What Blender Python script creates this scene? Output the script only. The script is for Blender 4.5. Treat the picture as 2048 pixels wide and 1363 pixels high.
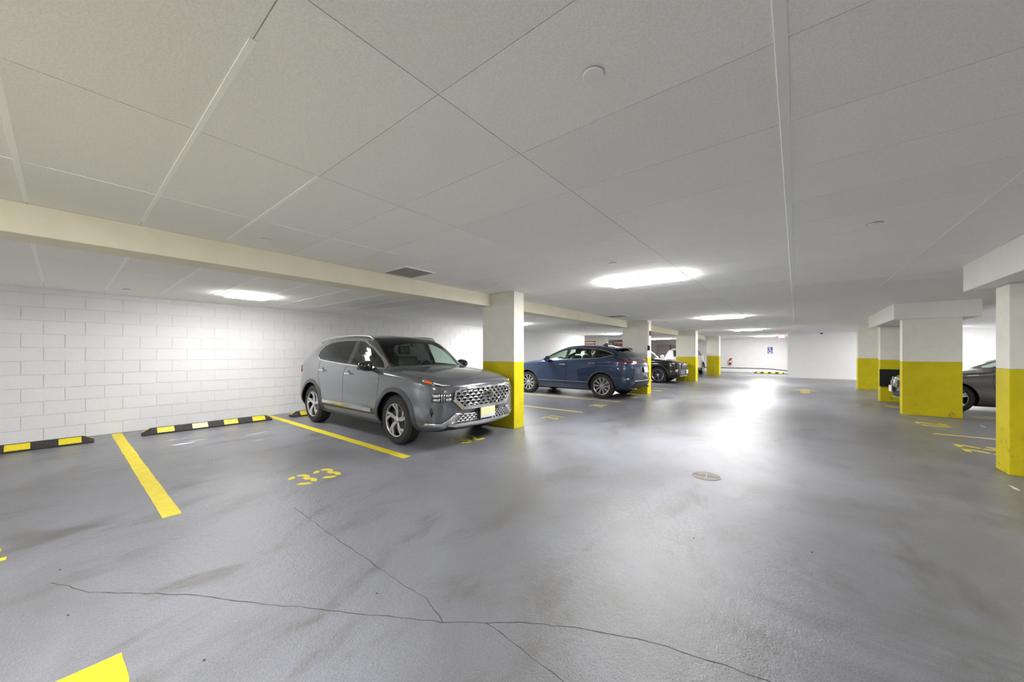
import bpy, bmesh, math, random
import numpy as np
from mathutils import Vector, Matrix
from mathutils.geometry import delaunay_2d_cdt

for o in list(bpy.data.objects):
    bpy.data.objects.remove(o, do_unlink=True)
random.seed(7)
SC = bpy.context.scene
COL = SC.collection

# ------------------------------------------------------------------ camera
EYE = 1.33                      # eye height
YAW = math.atan(568.0 / 715.0)  # looks to the left of the aisle direction (+Y)
cam_d = bpy.data.cameras.new('camera')
cam_d.sensor_width = 36.0
cam_d.lens = 36.0 * 715.0 / 2048.0
cam_d.shift_y = 25.5 / 2048.0
cam_d.clip_start = 0.05
cam_d.clip_end = 200
camera = bpy.data.objects.new('camera', cam_d)
COL.objects.link(camera)
camera.location = (0, 0, EYE)
camera.rotation_euler = (math.pi / 2, 0, YAW)
SC.camera = camera

# ------------------------------------------------------------------ world, exposure
SC.view_settings.view_transform = 'Standard'
SC.view_settings.look = 'None'
SC.view_settings.gamma = 1.0
SC.view_settings.use_curve_mapping = False
SC.view_settings.exposure = 0.16
SC.cycles.max_bounces = 6
SC.cycles.diffuse_bounces = 5
SC.cycles.glossy_bounces = 3
SC.cycles.transparent_max_bounces = 10
SC.cycles.adaptive_threshold = 0.11
SC.cycles.sample_clamp_indirect = 6.0
world = bpy.data.worlds.new('world')
SC.world = world
world.use_nodes = True
world.node_tree.nodes['Background'].inputs[0].default_value = (0.9, 0.95, 1.0, 1)
world.node_tree.nodes['Background'].inputs[1].default_value = 0.02

LAMP_W = 3.3      # overall multiplier of every ceiling fixture

# ------------------------------------------------------------------ material helpers
class NT:
    """small helper around a node tree"""
    def __init__(s, name):
        s.m = bpy.data.materials.new(name)
        s.m.use_nodes = True
        s.t = s.m.node_tree
        s.b = s.t.nodes['Principled BSDF']
        s.out = s.t.nodes['Material Output']
    def n(s, typ, **kw):
        nd = s.t.nodes.new(typ)
        for k, v in kw.items():
            if k.startswith('i_'):
                key = k[2:]
                key = int(key) if key.isdigit() else key.replace('_', ' ')
                s.put(nd.inputs[key], v)
            else:
                setattr(nd, k, v)
        return nd
    def put(s, inp, v):
        if isinstance(v, bpy.types.NodeSocket):
            s.t.links.new(v, inp)
        else:
            inp.default_value = v
    def math(s, op, a, b=None, c=None, clamp=False):
        nd = s.n('ShaderNodeMath', operation=op)
        nd.use_clamp = clamp
        s.put(nd.inputs[0], a)
        if b is not None: s.put(nd.inputs[1], b)
        if c is not None: s.put(nd.inputs[2], c)
        return nd.outputs[0]
    def mix(s, f, a, b, mode='MIX'):
        nd = s.n('ShaderNodeMix', data_type='RGBA', blend_type=mode)
        s.put(nd.inputs[0], f)
        s.put(nd.inputs[6], a if not isinstance(a, tuple) else (*a[:3], 1))
        s.put(nd.inputs[7], b if not isinstance(b, tuple) else (*b[:3], 1))
        return nd.outputs[2]
    def mapr(s, v, a, b, c=0.0, d=1.0, smooth=True):
        nd = s.n('ShaderNodeMapRange', clamp=True)
        nd.interpolation_type = 'SMOOTHSTEP' if smooth else 'LINEAR'
        s.put(nd.inputs[0], v)
        for i, x in enumerate((a, b, c, d)): s.put(nd.inputs[1 + i], x)
        return nd.outputs[0]
    def coord(s, kind='Object'):
        return s.n('ShaderNodeTexCoord').outputs[kind]
    def pos(s):
        return s.n('ShaderNodeNewGeometry').outputs['Position']
    def noise(s, vec, scale, detail=4, rough=0.5, dist=0.0, vscale=None):
        if vscale:
            mp = s.n('ShaderNodeMapping')
            s.put(mp.inputs[0], vec)
            mp.inputs['Scale'].default_value = vscale
            vec = mp.outputs[0]
        nd = s.n('ShaderNodeTexNoise')
        s.put(nd.inputs['Vector'], vec)
        nd.inputs['Scale'].default_value = scale
        nd.inputs['Detail'].default_value = detail
        nd.inputs['Roughness'].default_value = rough
        nd.inputs['Distortion'].default_value = dist
        return nd.outputs[0]
    def bump(s, h, strength, dist=0.01):
        nd = s.n('ShaderNodeBump')
        s.put(nd.inputs['Height'], h)
        nd.inputs['Strength'].default_value = strength
        nd.inputs['Distance'].default_value = dist
        s.t.links.new(nd.outputs[0], s.b.inputs['Normal'])
    def set(s, **kw):
        for k, v in kw.items():
            key = k.replace('_', ' ')
            if isinstance(v, tuple) and len(v) == 3: v = (*v, 1)
            s.put(s.b.inputs[key], v)
        return s

def simple(name, col, rough=0.5, metal=0.0, coat=0.0, grain=None, bump=None, spec=0.5):
    t = NT(name)
    t.set(Roughness=rough, Metallic=metal, Coat_Weight=coat, Specular_IOR_Level=spec)
    if grain:
        n = t.noise(t.coord(), grain[0], 3, 0.6)
        f = t.mapr(n, 0.3, 0.7)
        a = tuple(c * (1 - grain[1]) for c in col)
        b = tuple(min(1, c * (1 + grain[1])) for c in col)
        t.set(Base_Color=t.mix(f, a, b))
    else:
        t.set(Base_Color=col)
    if bump:
        t.bump(t.noise(t.coord(), bump[0], 6, 0.65), bump[1], bump[2])
    return t.m

M = {}
# --- floor: worn glossy grey traffic coating
def floor_mat():
    t = NT('floor_coating')
    p = t.pos()
    big = t.noise(p, 0.55, 4, 0.62, 0.6)
    mid = t.noise(p, 2.2, 5, 0.66, 0.4, (1.0, 0.45, 1))
    fine = t.noise(p, 60, 3, 0.6)
    speck = t.noise(p, 230, 2, 0.5)
    c = t.mix(t.mapr(big, 0.36, 0.66), (0.180, 0.182, 0.195), (0.248, 0.255, 0.292))
    c = t.mix(t.mapr(mid, 0.50, 0.72), c, (0.140, 0.136, 0.130))
    c = t.mix(t.math('MULTIPLY', t.mapr(fine, 0.35, 0.65), 0.25), c, (0.15, 0.15, 0.16))
    c = t.mix(t.math('MULTIPLY', t.mapr(speck, 0.62, 0.72), 0.35), c, (0.50, 0.50, 0.51))
    grain = t.math('MULTIPLY', t.mapr(t.noise(p, 170, 3, 0.7), 0.30, 0.70, 0.78, 1.22), t.mapr(t.noise(p, 420, 2, 0.6), 0.30, 0.70, 0.86, 1.14))
    # brown dirt drifting over the aisle
    sx = t.n('ShaderNodeSeparateXYZ'); t.put(sx.inputs[0], p)
    X, Y = sx.outputs[0], sx.outputs[1]
    dirt = t.noise(p, 1.1, 5, 0.7, 0.8, (0.6, 1.0, 1))
    reg = t.math('MULTIPLY', t.mapr(X, -1.4, 0.6), t.mapr(Y, 9.0, 1.0))
    c = t.mix(t.math('MULTIPLY', t.mapr(dirt, 0.45, 0.68), t.math('MULTIPLY', reg, 0.75)), c, (0.118, 0.110, 0.098))
    # curved tyre scuffs
    def arc(cx, cy, r, w, y0, y1, side, amt):
        nonlocal c
        dx = t.math('SUBTRACT', X, cx); dy = t.math('SUBTRACT', Y, cy)
        d = t.math('SQRT', t.math('ADD', t.math('MULTIPLY', dx, dx), t.math('MULTIPLY', dy, dy)))
        e = t.math('ABSOLUTE', t.math('SUBTRACT', d, r))
        band = t.mapr(e, w, w * 0.4)
        lines = t.mapr(t.math('SINE', t.math('MULTIPLY', d, 190.0)), -0.2, 0.6)
        lim = t.math('MULTIPLY', t.mapr(Y, y0, y0 + 0.25), t.mapr(Y, y1, y1 - 0.25))
        if side > 0: lim = t.math('MULTIPLY', lim, t.math('GREATER_THAN', dx, 0.0))
        else: lim = t.math('MULTIPLY', lim, t.math('LESS_THAN', dx, 0.0))
        k = t.math('MULTIPLY', t.math('MULTIPLY', band, lines), t.math('MULTIPLY', lim, amt))
        k = t.math('MULTIPLY', k, t.mapr(mid, 0.40, 0.55))
        c = t.mix(k, c, (0.075, 0.073, 0.072))
    arc(-6.2, -0.9, 2.15, 0.10, -0.6, 1.3, 1, 0.55)
    arc(-5.6, -0.6, 2.35, 0.11, 0.1, 1.2, 1, 0.50)
    arc(-2.0, 3.6, 2.6, 0.12, 1.2, 2.6, -1, 0.25)
    gm = t.n('ShaderNodeMix', data_type='RGBA', blend_type='MULTIPLY'); gm.inputs[0].default_value = 1.0
    t.put(gm.inputs[6], c); t.put(gm.inputs[7], grain)
    t.set(Base_Color=gm.outputs[2], Specular_IOR_Level=0.5)
    r = 0.31
    t.set(Roughness=r)
    h = t.math('ADD', t.math('MULTIPLY', t.noise(p, 95, 3, 0.7), 1.0), t.math('MULTIPLY', t.noise(p, 24, 1, 0.5), 0.8))
    t.bump(h, 0.52, 0.006)
    return t.m
M['floor'] = floor_mat()

def panel_mat(name, col, var):
    t = NT(name)
    rnd = t.n('ShaderNodeObjectInfo').outputs['Random']
    f = t.mapr(rnd, 0, 1, 1 - var, 1 + var * 0.6, smooth=False)
    n = t.noise(t.pos(), 130, 2, 0.75)
    hs = t.n('ShaderNodeHueSaturation')
    hs.inputs['Color'].default_value = (*col, 1)
    t.put(hs.inputs['Value'], t.math('MULTIPLY', f, t.mapr(n, 0.3, 0.7, 0.93, 1.05)))
    t.set(Base_Color=hs.outputs[0], Roughness=0.9, Specular_IOR_Level=0.2)
    return t.m
M['panel'] = panel_mat('ceiling_panel', (0.90, 0.893, 0.865), 0.03)
M['block'] = panel_mat('painted_block', (0.86, 0.86, 0.86), 0.012)
M['joint'] = simple('dark_joint', (0.42, 0.41, 0.38), 0.9)
M['tape'] = simple('white_joint_tape', (0.985, 0.985, 0.97), 0.7)
M['batten'] = simple('white_batten', (0.86, 0.86, 0.84), 0.6)
M['wall'] = simple('white_wall_paint', (0.87, 0.87, 0.875), 0.75, grain=(3, 0.015))
M['mortar'] = simple('painted_mortar', (0.80, 0.80, 0.79), 0.9)  # darker than the blocks: joint shadow put into the colour
M['cream'] = simple('cream_column_paint', (0.80, 0.785, 0.70), 0.75, grain=(5, 0.03))
M['beam'] = simple('cream_beam_paint', (0.80, 0.755, 0.60), 0.8, grain=(4, 0.03))
M['beamw'] = simple('pale_beam_paint', (0.82, 0.81, 0.75), 0.8, grain=(4, 0.02))
def yellow_mat():
    t = NT('yellow_column_paint')
    p = t.pos()
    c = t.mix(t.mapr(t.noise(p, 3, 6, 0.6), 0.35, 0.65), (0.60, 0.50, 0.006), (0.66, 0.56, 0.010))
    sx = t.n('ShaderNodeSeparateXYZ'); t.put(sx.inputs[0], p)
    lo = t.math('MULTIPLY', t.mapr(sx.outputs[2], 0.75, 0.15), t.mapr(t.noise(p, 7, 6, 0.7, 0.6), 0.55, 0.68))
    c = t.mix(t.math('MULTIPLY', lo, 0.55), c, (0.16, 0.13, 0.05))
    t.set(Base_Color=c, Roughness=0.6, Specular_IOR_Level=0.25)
    t.bump(t.noise(p, 50, 5, 0.6), 0.2, 0.004)
    return t.m
M['yellow'] = yellow_mat()
def line_mat(name, a, b, wear):
    t = NT(name)
    p = t.pos()
    c = t.mix(t.mapr(t.noise(p, 9, 5, 0.6), 0.35, 0.65), a, b)
    w = t.mapr(t.noise(p, 30, 7, 0.75, 0.5), 0.62 - wear, 0.70 - wear * 0.5)
    c = t.mix(t.math('MULTIPLY', w, 0.7), c, (0.24, 0.23, 0.18))
    t.set(Base_Color=c, Roughness=0.5)
    t.bump(t.noise(p, 110, 4, 0.7), 0.3, 0.004)
    return t.m
M['line'] = line_mat('yellow_line_paint', (0.80, 0.64, 0.012), (0.87, 0.72, 0.03), 0.0)
M['line_worn'] = line_mat('worn_yellow_line_paint', (0.56, 0.46, 0.12), (0.62, 0.53, 0.18), 0.08)
M['rubber'] = simple('black_rubber', (0.035, 0.032, 0.030), 0.7, grain=(30, 0.25), bump=(120, 0.3, 0.003))
M['reflect'] = simple('yellow_reflective_film', (0.85, 0.70, 0.03), 0.4, grain=(40, 0.08))
M['reflect_pale'] = simple('pale_yellow_reflective_film', (0.90, 0.84, 0.35), 0.4, grain=(40, 0.05))
M['crack'] = simple('crack_grime', (0.07, 0.065, 0.06), 0.9)
M['scuff'] = simple('white_plaster_scuff', (0.72, 0.72, 0.73), 0.7)
M['metal_white'] = simple('white_enamel', (0.85, 0.85, 0.84), 0.4)
M['metal_grey'] = simple('cast_iron_grey', (0.30, 0.27, 0.26), 0.5, metal=0.6, grain=(60, 0.2))
M['metal_pale'] = simple('worn_steel', (0.42, 0.39, 0.37), 0.6, metal=0.3)
M['black'] = simple('black_plastic', (0.012, 0.012, 0.013), 0.45)
M['foam'] = simple('black_foam', (0.010, 0.010, 0.011), 0.85)
M['red'] = simple('red_enamel', (0.42, 0.02, 0.02), 0.35)
M['maroon'] = simple('maroon_plastic', (0.13, 0.016, 0.014), 0.5, grain=(12, 0.25))
M['brown'] = simple('brown_timber', (0.16, 0.09, 0.06), 0.7, grain=(15, 0.3))
M['beige'] = simple('beige_board', (0.62, 0.54, 0.42), 0.7)
M['blue_sign'] = simple('blue_sign_paint', (0.03, 0.06, 0.30), 0.45)
M['white_paint'] = simple('white_sign_paint', (0.88, 0.88, 0.90), 0.5)
def emit(name, col, st):
    t = NT(name)
    t.set(Base_Color=(0.8, 0.8, 0.8), Emission_Color=(*col, 1), Emission_Strength=st)
    return t.m
M['exit_red'] = emit('lit_red_sign_face', (1.0, 0.16, 0.18), 1.1)
M['exit_white'] = emit('lit_sign_letters', (1.0, 0.72, 0.72), 1.6)

# ------------------------------------------------------------------ geometry helpers
def link(o, parent=None):
    COL.objects.link(o)
    if parent: o.parent = parent
    return o
def tag(o, label, cat, group=None, kind=None):
    o['label'] = label; o['category'] = cat
    if group: o['group'] = group
    if kind: o['kind'] = kind
    return o
def mesh_of(name, verts, faces, mat, smooth=False):
    me = bpy.data.meshes.new(name)
    me.from_pydata([tuple(v) for v in verts], [], faces)
    if mat is not None: me.materials.append(mat)
    if smooth:
        me.polygons.foreach_set('use_smooth', [True] * len(me.polygons))
    me.update()
    return me
def obj(name, verts, faces, mat, parent=None, smooth=False):
    return link(bpy.data.objects.new(name, mesh_of(name, verts, faces, mat, smooth)), parent)
def empty(name, loc=(0, 0, 0), rz=0.0):
    o = bpy.data.objects.new(name, None)
    o.empty_display_size = 0.2
    o.location = loc; o.rotation_euler = (0, 0, rz)
    return link(o)
class MB:
    """collects shapes, then becomes one mesh object"""
    def __init__(s): s.v = []; s.f = []
    def add(s, vs, fs):
        k = len(s.v); s.v += [tuple(v) for v in vs]; s.f += [tuple(i + k for i in f) for f in fs]; return s
    def box(s, x0, x1, y0, y1, z0, z1):
        return s.add([(x0,y0,z0),(x1,y0,z0),(x1,y1,z0),(x0,y1,z0),(x0,y0,z1),(x1,y0,z1),(x1,y1,z1),(x0,y1,z1)],
                     [(0,3,2,1),(4,5,6,7),(0,1,5,4),(1,2,6,5),(2,3,7,6),(3,0,4,7)])
    def bbox(s, x0, x1, y0, y1, z0, z1, b, seg=2):
        bm = bmesh.new(); bmesh.ops.create_cube(bm, size=1)
        for v in bm.verts:
            v.co = Vector(((x0+x1)/2 + v.co.x*(x1-x0), (y0+y1)/2 + v.co.y*(y1-y0), (z0+z1)/2 + v.co.z*(z1-z0)))
        bmesh.ops.bevel(bm, geom=bm.edges[:], offset=b, segments=seg, affect='EDGES', profile=0.6)
        return s.bm(bm)
    def bm(s, bm):
        bm.verts.index_update()
        s.add([v.co[:] for v in bm.verts], [[v.index for v in f.verts] for f in bm.faces]); bm.free(); return s
    def prism(s, pts, z0, z1):
        n = len(pts)
        return s.add([(x, y, z0) for x, y in pts] + [(x, y, z1) for x, y in pts],
                     [tuple(range(n - 1, -1, -1)), tuple(range(n, 2*n))] + [(i, (i+1) % n, n + (i+1) % n, n + i) for i in range(n)])
    def tube(s, pts, r, seg=10, closed=False):
        pts = [Vector(p) for p in pts]; n = len(pts); k = len(s.v)
        up = Vector((0, 0, 1))
        for i, p in enumerate(pts):
            a = pts[(i - 1) % n] if (closed or i > 0) else p
            b = pts[(i + 1) % n] if (closed or i < n - 1) else p
            d = (b - a).normalized()
            u = d.cross(up)
            if u.length < 1e-3: u = d.cross(Vector((1, 0, 0)))
            u.normalize(); w = d.cross(u)
            rr = r[i] if isinstance(r, (list, tuple)) else r
            for j in range(seg):
                an = 2 * math.pi * j / seg
                s.v.append(tuple(p + u * math.cos(an) * rr + w * math.sin(an) * rr))
        m = n if closed else n - 1
        for i in range(m):
            for j in range(seg):
                a, b = k + i*seg + j, k + i*seg + (j+1) % seg
                c, d = k + ((i+1) % n)*seg + (j+1) % seg, k + ((i+1) % n)*seg + j
                s.f.append((a, b, c, d))
        if not closed:
            s.f.append(tuple(k + j for j in range(seg - 1, -1, -1)))
            s.f.append(tuple(k + (n-1)*seg + j for j in range(seg)))
        return s
    def lathe(s, prof, axis='z', seg=32, c=(0, 0, 0)):
        """prof: (r, h) pairs; axis z or y"""
        k = len(s.v); n = len(prof)
        for j in range(seg):
            an = 2 * math.pi * j / seg
            for r, h in prof:
                if axis == 'z': p = (c[0] + r*math.cos(an), c[1] + r*math.sin(an), c[2] + h)
                else: p = (c[0] + r*math.cos(an), c[1] + h, c[2] + r*math.sin(an))
                s.v.append(p)
        for j in range(seg):
            for i in range(n - 1):
                a, b = k + j*n + i, k + j*n + i + 1
                c2, d = k + ((j+1) % seg)*n + i + 1, k + ((j+1) % seg)*n + i
                s.f.append((a, d, c2, b) if axis == 'z' else (a, b, c2, d))
        return s
    def build(s, name, mat, parent=None, smooth=False, angle=None):
        o = obj(name, s.v, s.f, mat, parent, smooth)
        if angle is not None:
            me = o.data
            me.polygons.foreach_set('use_smooth', [True] * len(me.polygons))
            bm = bmesh.new(); bm.from_mesh(me)
            for e in bm.edges:
                if len(e.link_faces) == 2 and e.calc_face_angle(0) > math.radians(angle): e.smooth = False
            bm.to_mesh(me); bm.free()
        return o
def put(name, mb, mat, label, cat, group=None, kind=None, smooth=False):
    return tag(mb.build(name, mat, None, smooth), label, cat, group, kind)
def struct(o):
    o['kind'] = 'structure'; return o
def px_floor(u, v, z=0.0):
    """a point of the ground plan measured from the photograph's perspective"""
    d = (EYE - z) * 715.0 / (v - 707.0); lat = (u - 1024.0) / 715.0 * d
    s, c = math.sin(YAW), math.cos(YAW)
    return (lat * c - d * s, lat * s + d * c)

# ------------------------------------------------------------------ the setting
HC = 2.44      # main ceiling
HL = 2.315     # lower ceiling over the left bays
XW = -8.91     # left block wall
XR = 7.4       # right wall
YB = -9.0      # back end
YF = 25.15     # far wall
YG = 30.6      # end of the recess
floor = struct(MB().box(-16, XR + 0.2, YB - 0.2, 34, -0.25, 0).build('floor', M['floor']))
floor['label'] = 'worn glossy grey coated concrete floor'; floor['category'] = 'floor'

# ---- ceiling: slab plus panels
ceiling = struct(MB().box(-16, XR + 0.2, YB - 0.2, 34, HC + 0.014, HC + 0.25).build('ceiling', M['joint']))
ceiling['label'] = 'pale panelled ceiling over the whole garage'; ceiling['category'] = 'ceiling'
ceiling_low = struct(MB().box(-16, -4.785, YB - 0.2, 34, HL + 0.012, HC + 0.013).build('ceiling_lower', M['joint']))
ceiling_low['label'] = 'lower pale ceiling over the bays by the block wall'; ceiling_low['category'] = 'ceiling'
PY = 0.5825; Y0 = 0.42
XC = [-4.47, -3.50, -2.335, -1.20, -0.04, 1.09, 2.25, 3.41, 4.57, 5.73, XR]
XL = [XW, -7.55, -6.2, -4.785]
cache = {}
def panel(x0, x1, y0, y1, z, gx, gy):
    key = (round(x1 - x0, 3), round(y1 - y0, 3))
    if key not in cache:
        w, d = (x1 - x0) / 2 - gx, (y1 - y0) / 2 - gy
        cache[key] = mesh_of('panel', *[(lambda b: (b.v, b.f))(MB().box(-w, w, -d, d, 0, 0.012))][0], M['panel'])
    o = link(bpy.data.objects.new('ceiling_panel', cache[key]), ceiling if z == HC else ceiling_low)
    o.location = ((x0 + x1) / 2, (y0 + y1) / 2, z)
NEAR, FAR = 14, 55
for r in range(-2, NEAR):
    for i in range(len(XC) - 1):
        if XC[i] > 2.0 : continue
        panel(XC[i], XC[i + 1], Y0 + r * PY, Y0 + (r + 1) * PY, HC, 0.0020, 0.0017)
    for i in range(len(XL) - 1):
        panel(XL[i], XL[i + 1], Y0 + r * PY, Y0 + (r + 1) * PY, HL, 0.001, 0.001)
rest = MB(); rest_low = MB()
for r in range(-17, FAR + 3):
    y0 = Y0 + r * PY
    for i in range(len(XC) - 1):
        if -2 <= r < NEAR and XC[i] <= 2.0: continue
        rest.box(XC[i] + .0022, XC[i + 1] - .0022, y0 + .0016, y0 + PY - .0016, HC, HC + .012)
    if -2 <= r < NEAR: continue
    for a, b in zip([-15.9, -12.4] + XL, [-12.4] + XL):
        if y0 > 34: continue
        rest_low.box(a + .001, b - .001, y0 + .001, y0 + PY - .001, HL, HL + .012)
ro = rest.build('distant_ceiling_panels', M['panel'], ceiling); ro['kind'] = 'stuff'
ro = rest_low.build('distant_ceiling_panels', M['panel'], ceiling_low); ro['kind'] = 'stuff'
# wide raised batten over the aisle, and pale joint tape in the left part
MB().bbox(-0.062, -0.022, -2, YF, HC - 0.008, HC + 0.002, 0.003, 1).build('batten', M['batten'], ceiling)
MB().box(1.078, 1.096, -2, YF, HC - 0.003, HC + 0.002).build('batten', M['batten'], ceiling)
for r in range(-2, 9):
    y = Y0 + r * PY
    w = 0.011
    if r in (-2, -1, 0, 1):
        MB().box(-4.30 if r > -1 else -4.40, -1.5 if r == 0 else -2.345, y - w, y + w, HC - 0.0025, HC + 0.002).build('joint_tape', M['tape'], ceiling)
    MB().box(-8.3 + 0.1 * (r % 3), -4.786, y - 0.013, y + 0.013, HL - 0.0025, HL + 0.002).build('joint_tape', M['tape'], ceiling_low)
MB().box(-3.506, -3.494, -0.6, 2.4, HC - 0.002, HC + 0.002).build('joint_tape', M['tape'], ceiling)

# ---- left wall of painted blocks
wl = struct(MB().box(XW - 0.25, XW - 0.008, YB, 17.5, 0, HC + 0.2).build('wall_left', M['mortar']))
wl['label'] = 'white painted concrete block wall'; wl['category'] = 'wall'
BL, BH, G = 0.4064, 0.2032, 0.0030
bm_full = mesh_of('block', *[(lambda b: (b.v, b.f))(MB().box(0, 0.02, -BL/2 + G, BL/2 - G, -BH/2 + G, BH/2 - G))][0], M['block'])
far_blocks = MB()
for row in range(12):
    z = BH * (row + 0.5)
    zt = min(BH * (row + 1), HL + 0.02)
    if zt - BH * row < 0.03: continue
    n0 = -30
    for k in range(n0, 60):
        y = 0.03 + (k + (0.5 if row % 2 else 0.0)) * BL
        y = y + 0.0
        if y < YB or y > 17.3: continue
        full = abs(zt - BH * (row + 1)) < 1e-6
        if -1.3 < y < 5.0:
            if full:
                o = link(bpy.data.objects.new('block', bm_full), wl)
                o.location = (XW - 0.02 + 0.001 * random.random(), y, z)
            else:
                MB().box(XW - .02, XW, y - BL/2 + G, y + BL/2 - G, BH*row + G, zt).build('block', M['block'], wl)
        else:
            dx = -0.03 if y > 5.0 else 0.0
            far_blocks.box(XW - .02, XW + dx * 0.0, y - BL/2 + G, y + BL/2 - G, BH*row + G, zt - G)
fb = far_blocks.build('distant_blocks', M['block'], wl); fb['kind'] = 'stuff'
# other walls
def wall(name, x0, x1, y0, y1, label, z1=HC + 0.2):
    o = struct(MB().box(x0, x1, y0, y1, 0, z1).build(name, M['wall'])); o['label'] = label; o['category'] = 'wall'; return o
wall('wall_right', XR, XR + 0.2, YB, YF + 0.2, 'white wall behind the parking bays on the aisle side')
wall('wall_back', -9.2, XR, YB - 0.2, YB, 'white wall at the near end of the garage')
wf = wall('wall_far', -0.36, XR, YF, YF + 5.6, 'plain white wall closing the far end of the aisle')
MB().box(0.35, 2.3, YF - 0.01, YF, 0.0, 0.05).build('grime_strip', M['mortar'], wf)
wg = wall('wall_recess', -16, -0.36, YG, YG + 0.2, 'bright white wall at the end of the recess')
wall('wall_bay_end', -16.2, -16, 17.3, YG, 'white wall at the back of the deep bay')
wall('wall_bay_return', -16, XW - 0.25, 17.3, 17.5, 'short return wall beside the storage racks')
# dark cable running along the recess wall
MB().tube([(-7.5, YG - .03, .30), (-4.4, YG - .03, .295), (-1.9, YG - .03, .30), (-1.3, YG - .03, .27), (-0.40, YG - .03, .17)], 0.022, 8).build('conduit', M['black'], wg)
MB().box(-16, -0.37, YG - 0.12, YG - 0.0, 0, 0.10).build('kerb', M['wall'], wg)
MB().tube([(-0.385, YG - 0.2, 0.05), (-0.385, YG - 0.2, 1.0), (-0.387, YG - .2, 2.35)], 0.04, 8).build('corner_strip', M['black'], wg)

# ------------------------------------------------------------------ columns and beams
def column(x0, x1, y0, y1, h, top, label):
    t = empty('column', ((x0 + x1)/2, (y0 + y1)/2, 0))
    tag(t, label, 'column', 'yellow-based concrete columns', 'thing')
    w, d = (x1 - x0)/2, (y1 - y0)/2
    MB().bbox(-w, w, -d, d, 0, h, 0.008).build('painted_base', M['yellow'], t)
    MB().bbox(-w, w, -d, d, h + 0.0005, top - 0.0005, 0.008).build('shaft', M['cream'], t)
    return t
c1 = column(-4.66, -3.90, 4.97, 5.26, 1.185, HC, 'cream column with yellow base beside the front of the grey SUV')
c2 = column(-4.66, -3.82, 11.96, 12.34, 1.185, HC, 'cream and yellow column at the tail of the blue car with a red alarm box')
c3 = column(-4.61, -3.74, 18.75, 19.25, 1.185, HC, 'cream and yellow column beside the nose of the black SUV')
c4 = column(-4.42, -3.74, 25.35, 25.95, 1.185, HC, 'small distant cream and yellow column nearest the recess wall')
r1 = column(1.83, 2.68, 6.46, 6.80, 1.16, 2.106, 'large cream and yellow column cut off by the right edge of the photo')
r2 = column(1.83, 2.68, 11.50, 11.74, 1.16, 2.09, 'wide cream and yellow column in front of the grey sedan, smudged low down')
r3 = column(1.85, 2.68, 14.30, 14.6, 1.16, 2.09, 'cream and yellow column with a black foam pad behind the sedan headlight')
r4 = column(1.84, 2.60, 18.8, 19.2, 1.16, HC, 'farthest cream and yellow column on the sedan side of the aisle')
b1 = column(-9.55, -8.9, 20.2, 20.6, 1.185, HL, 'slim cream column above the roof of the blue car')
b2 = column(-9.05, -8.5, 26.6, 27.0, 1.185, HL, 'slim cream column seen above the hood of the black SUV')
for ya, yb, lb in ((YB + .01, 4.968, 'long cream drop beam running over the empty bays to the column by the grey SUV'),
                   (5.262, 11.958, 'cream drop beam between the column by the grey SUV and the alarm column'),
                   (12.342, 18.748, 'cream drop beam between the alarm column and the column by the black SUV'),
                   (19.252, 25.348, 'far cream drop beam past the column by the black SUV'),
                   (25.952, YG - .01, 'farthest cream drop beam reaching the recess wall')):
    put('beam', MB().bbox(-4.78, -4.45, ya, yb, 2.21, HC - 0.0005, 0.006), M['beam'], lb, 'beam', 'cream drop beams', 'thing')
put('beam', MB().bbox(1.65, 2.95, 3.2, 7.07, 2.107, HC - 0.0005, 0.006), M['beamw'], 'pale drop beam over the column at the right edge', 'beam', None, 'thing')
put('beam', MB().bbox(1.70, 2.93, 11.49, 15.05, 2.091, HC - 0.0005, 0.006), M['beamw'], 'pale drop beam over the smudged column by the sedan', 'beam', None, 'thing')
put('beam', MB().bbox(-15.9, -9.56, 20.2, 20.6, 2.12, HL - 0.004, 0.006), M['beamw'], 'pale cross beam ending at the slim column above the blue car', 'beam', None, 'thing')
# foam pads on the columns by the sedan
def pad(x0, x1, y0, y1, z0, z1, label):
    o = put('bumper_pad', MB().bbox(x0, x1, y0, y1, z0, z1, 0.012), M['foam'], label, 'pad', 'black foam column pads')
    return o
pad(1.835, 2.69, 14.255, 14.299, 0.42, 0.90, 'wide black foam pad on the column behind the sedan nose')
pad(1.835, 2.66, 11.741, 11.80, 0.46, 0.98, 'black foam pad edge on the back of the smudged column')

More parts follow.
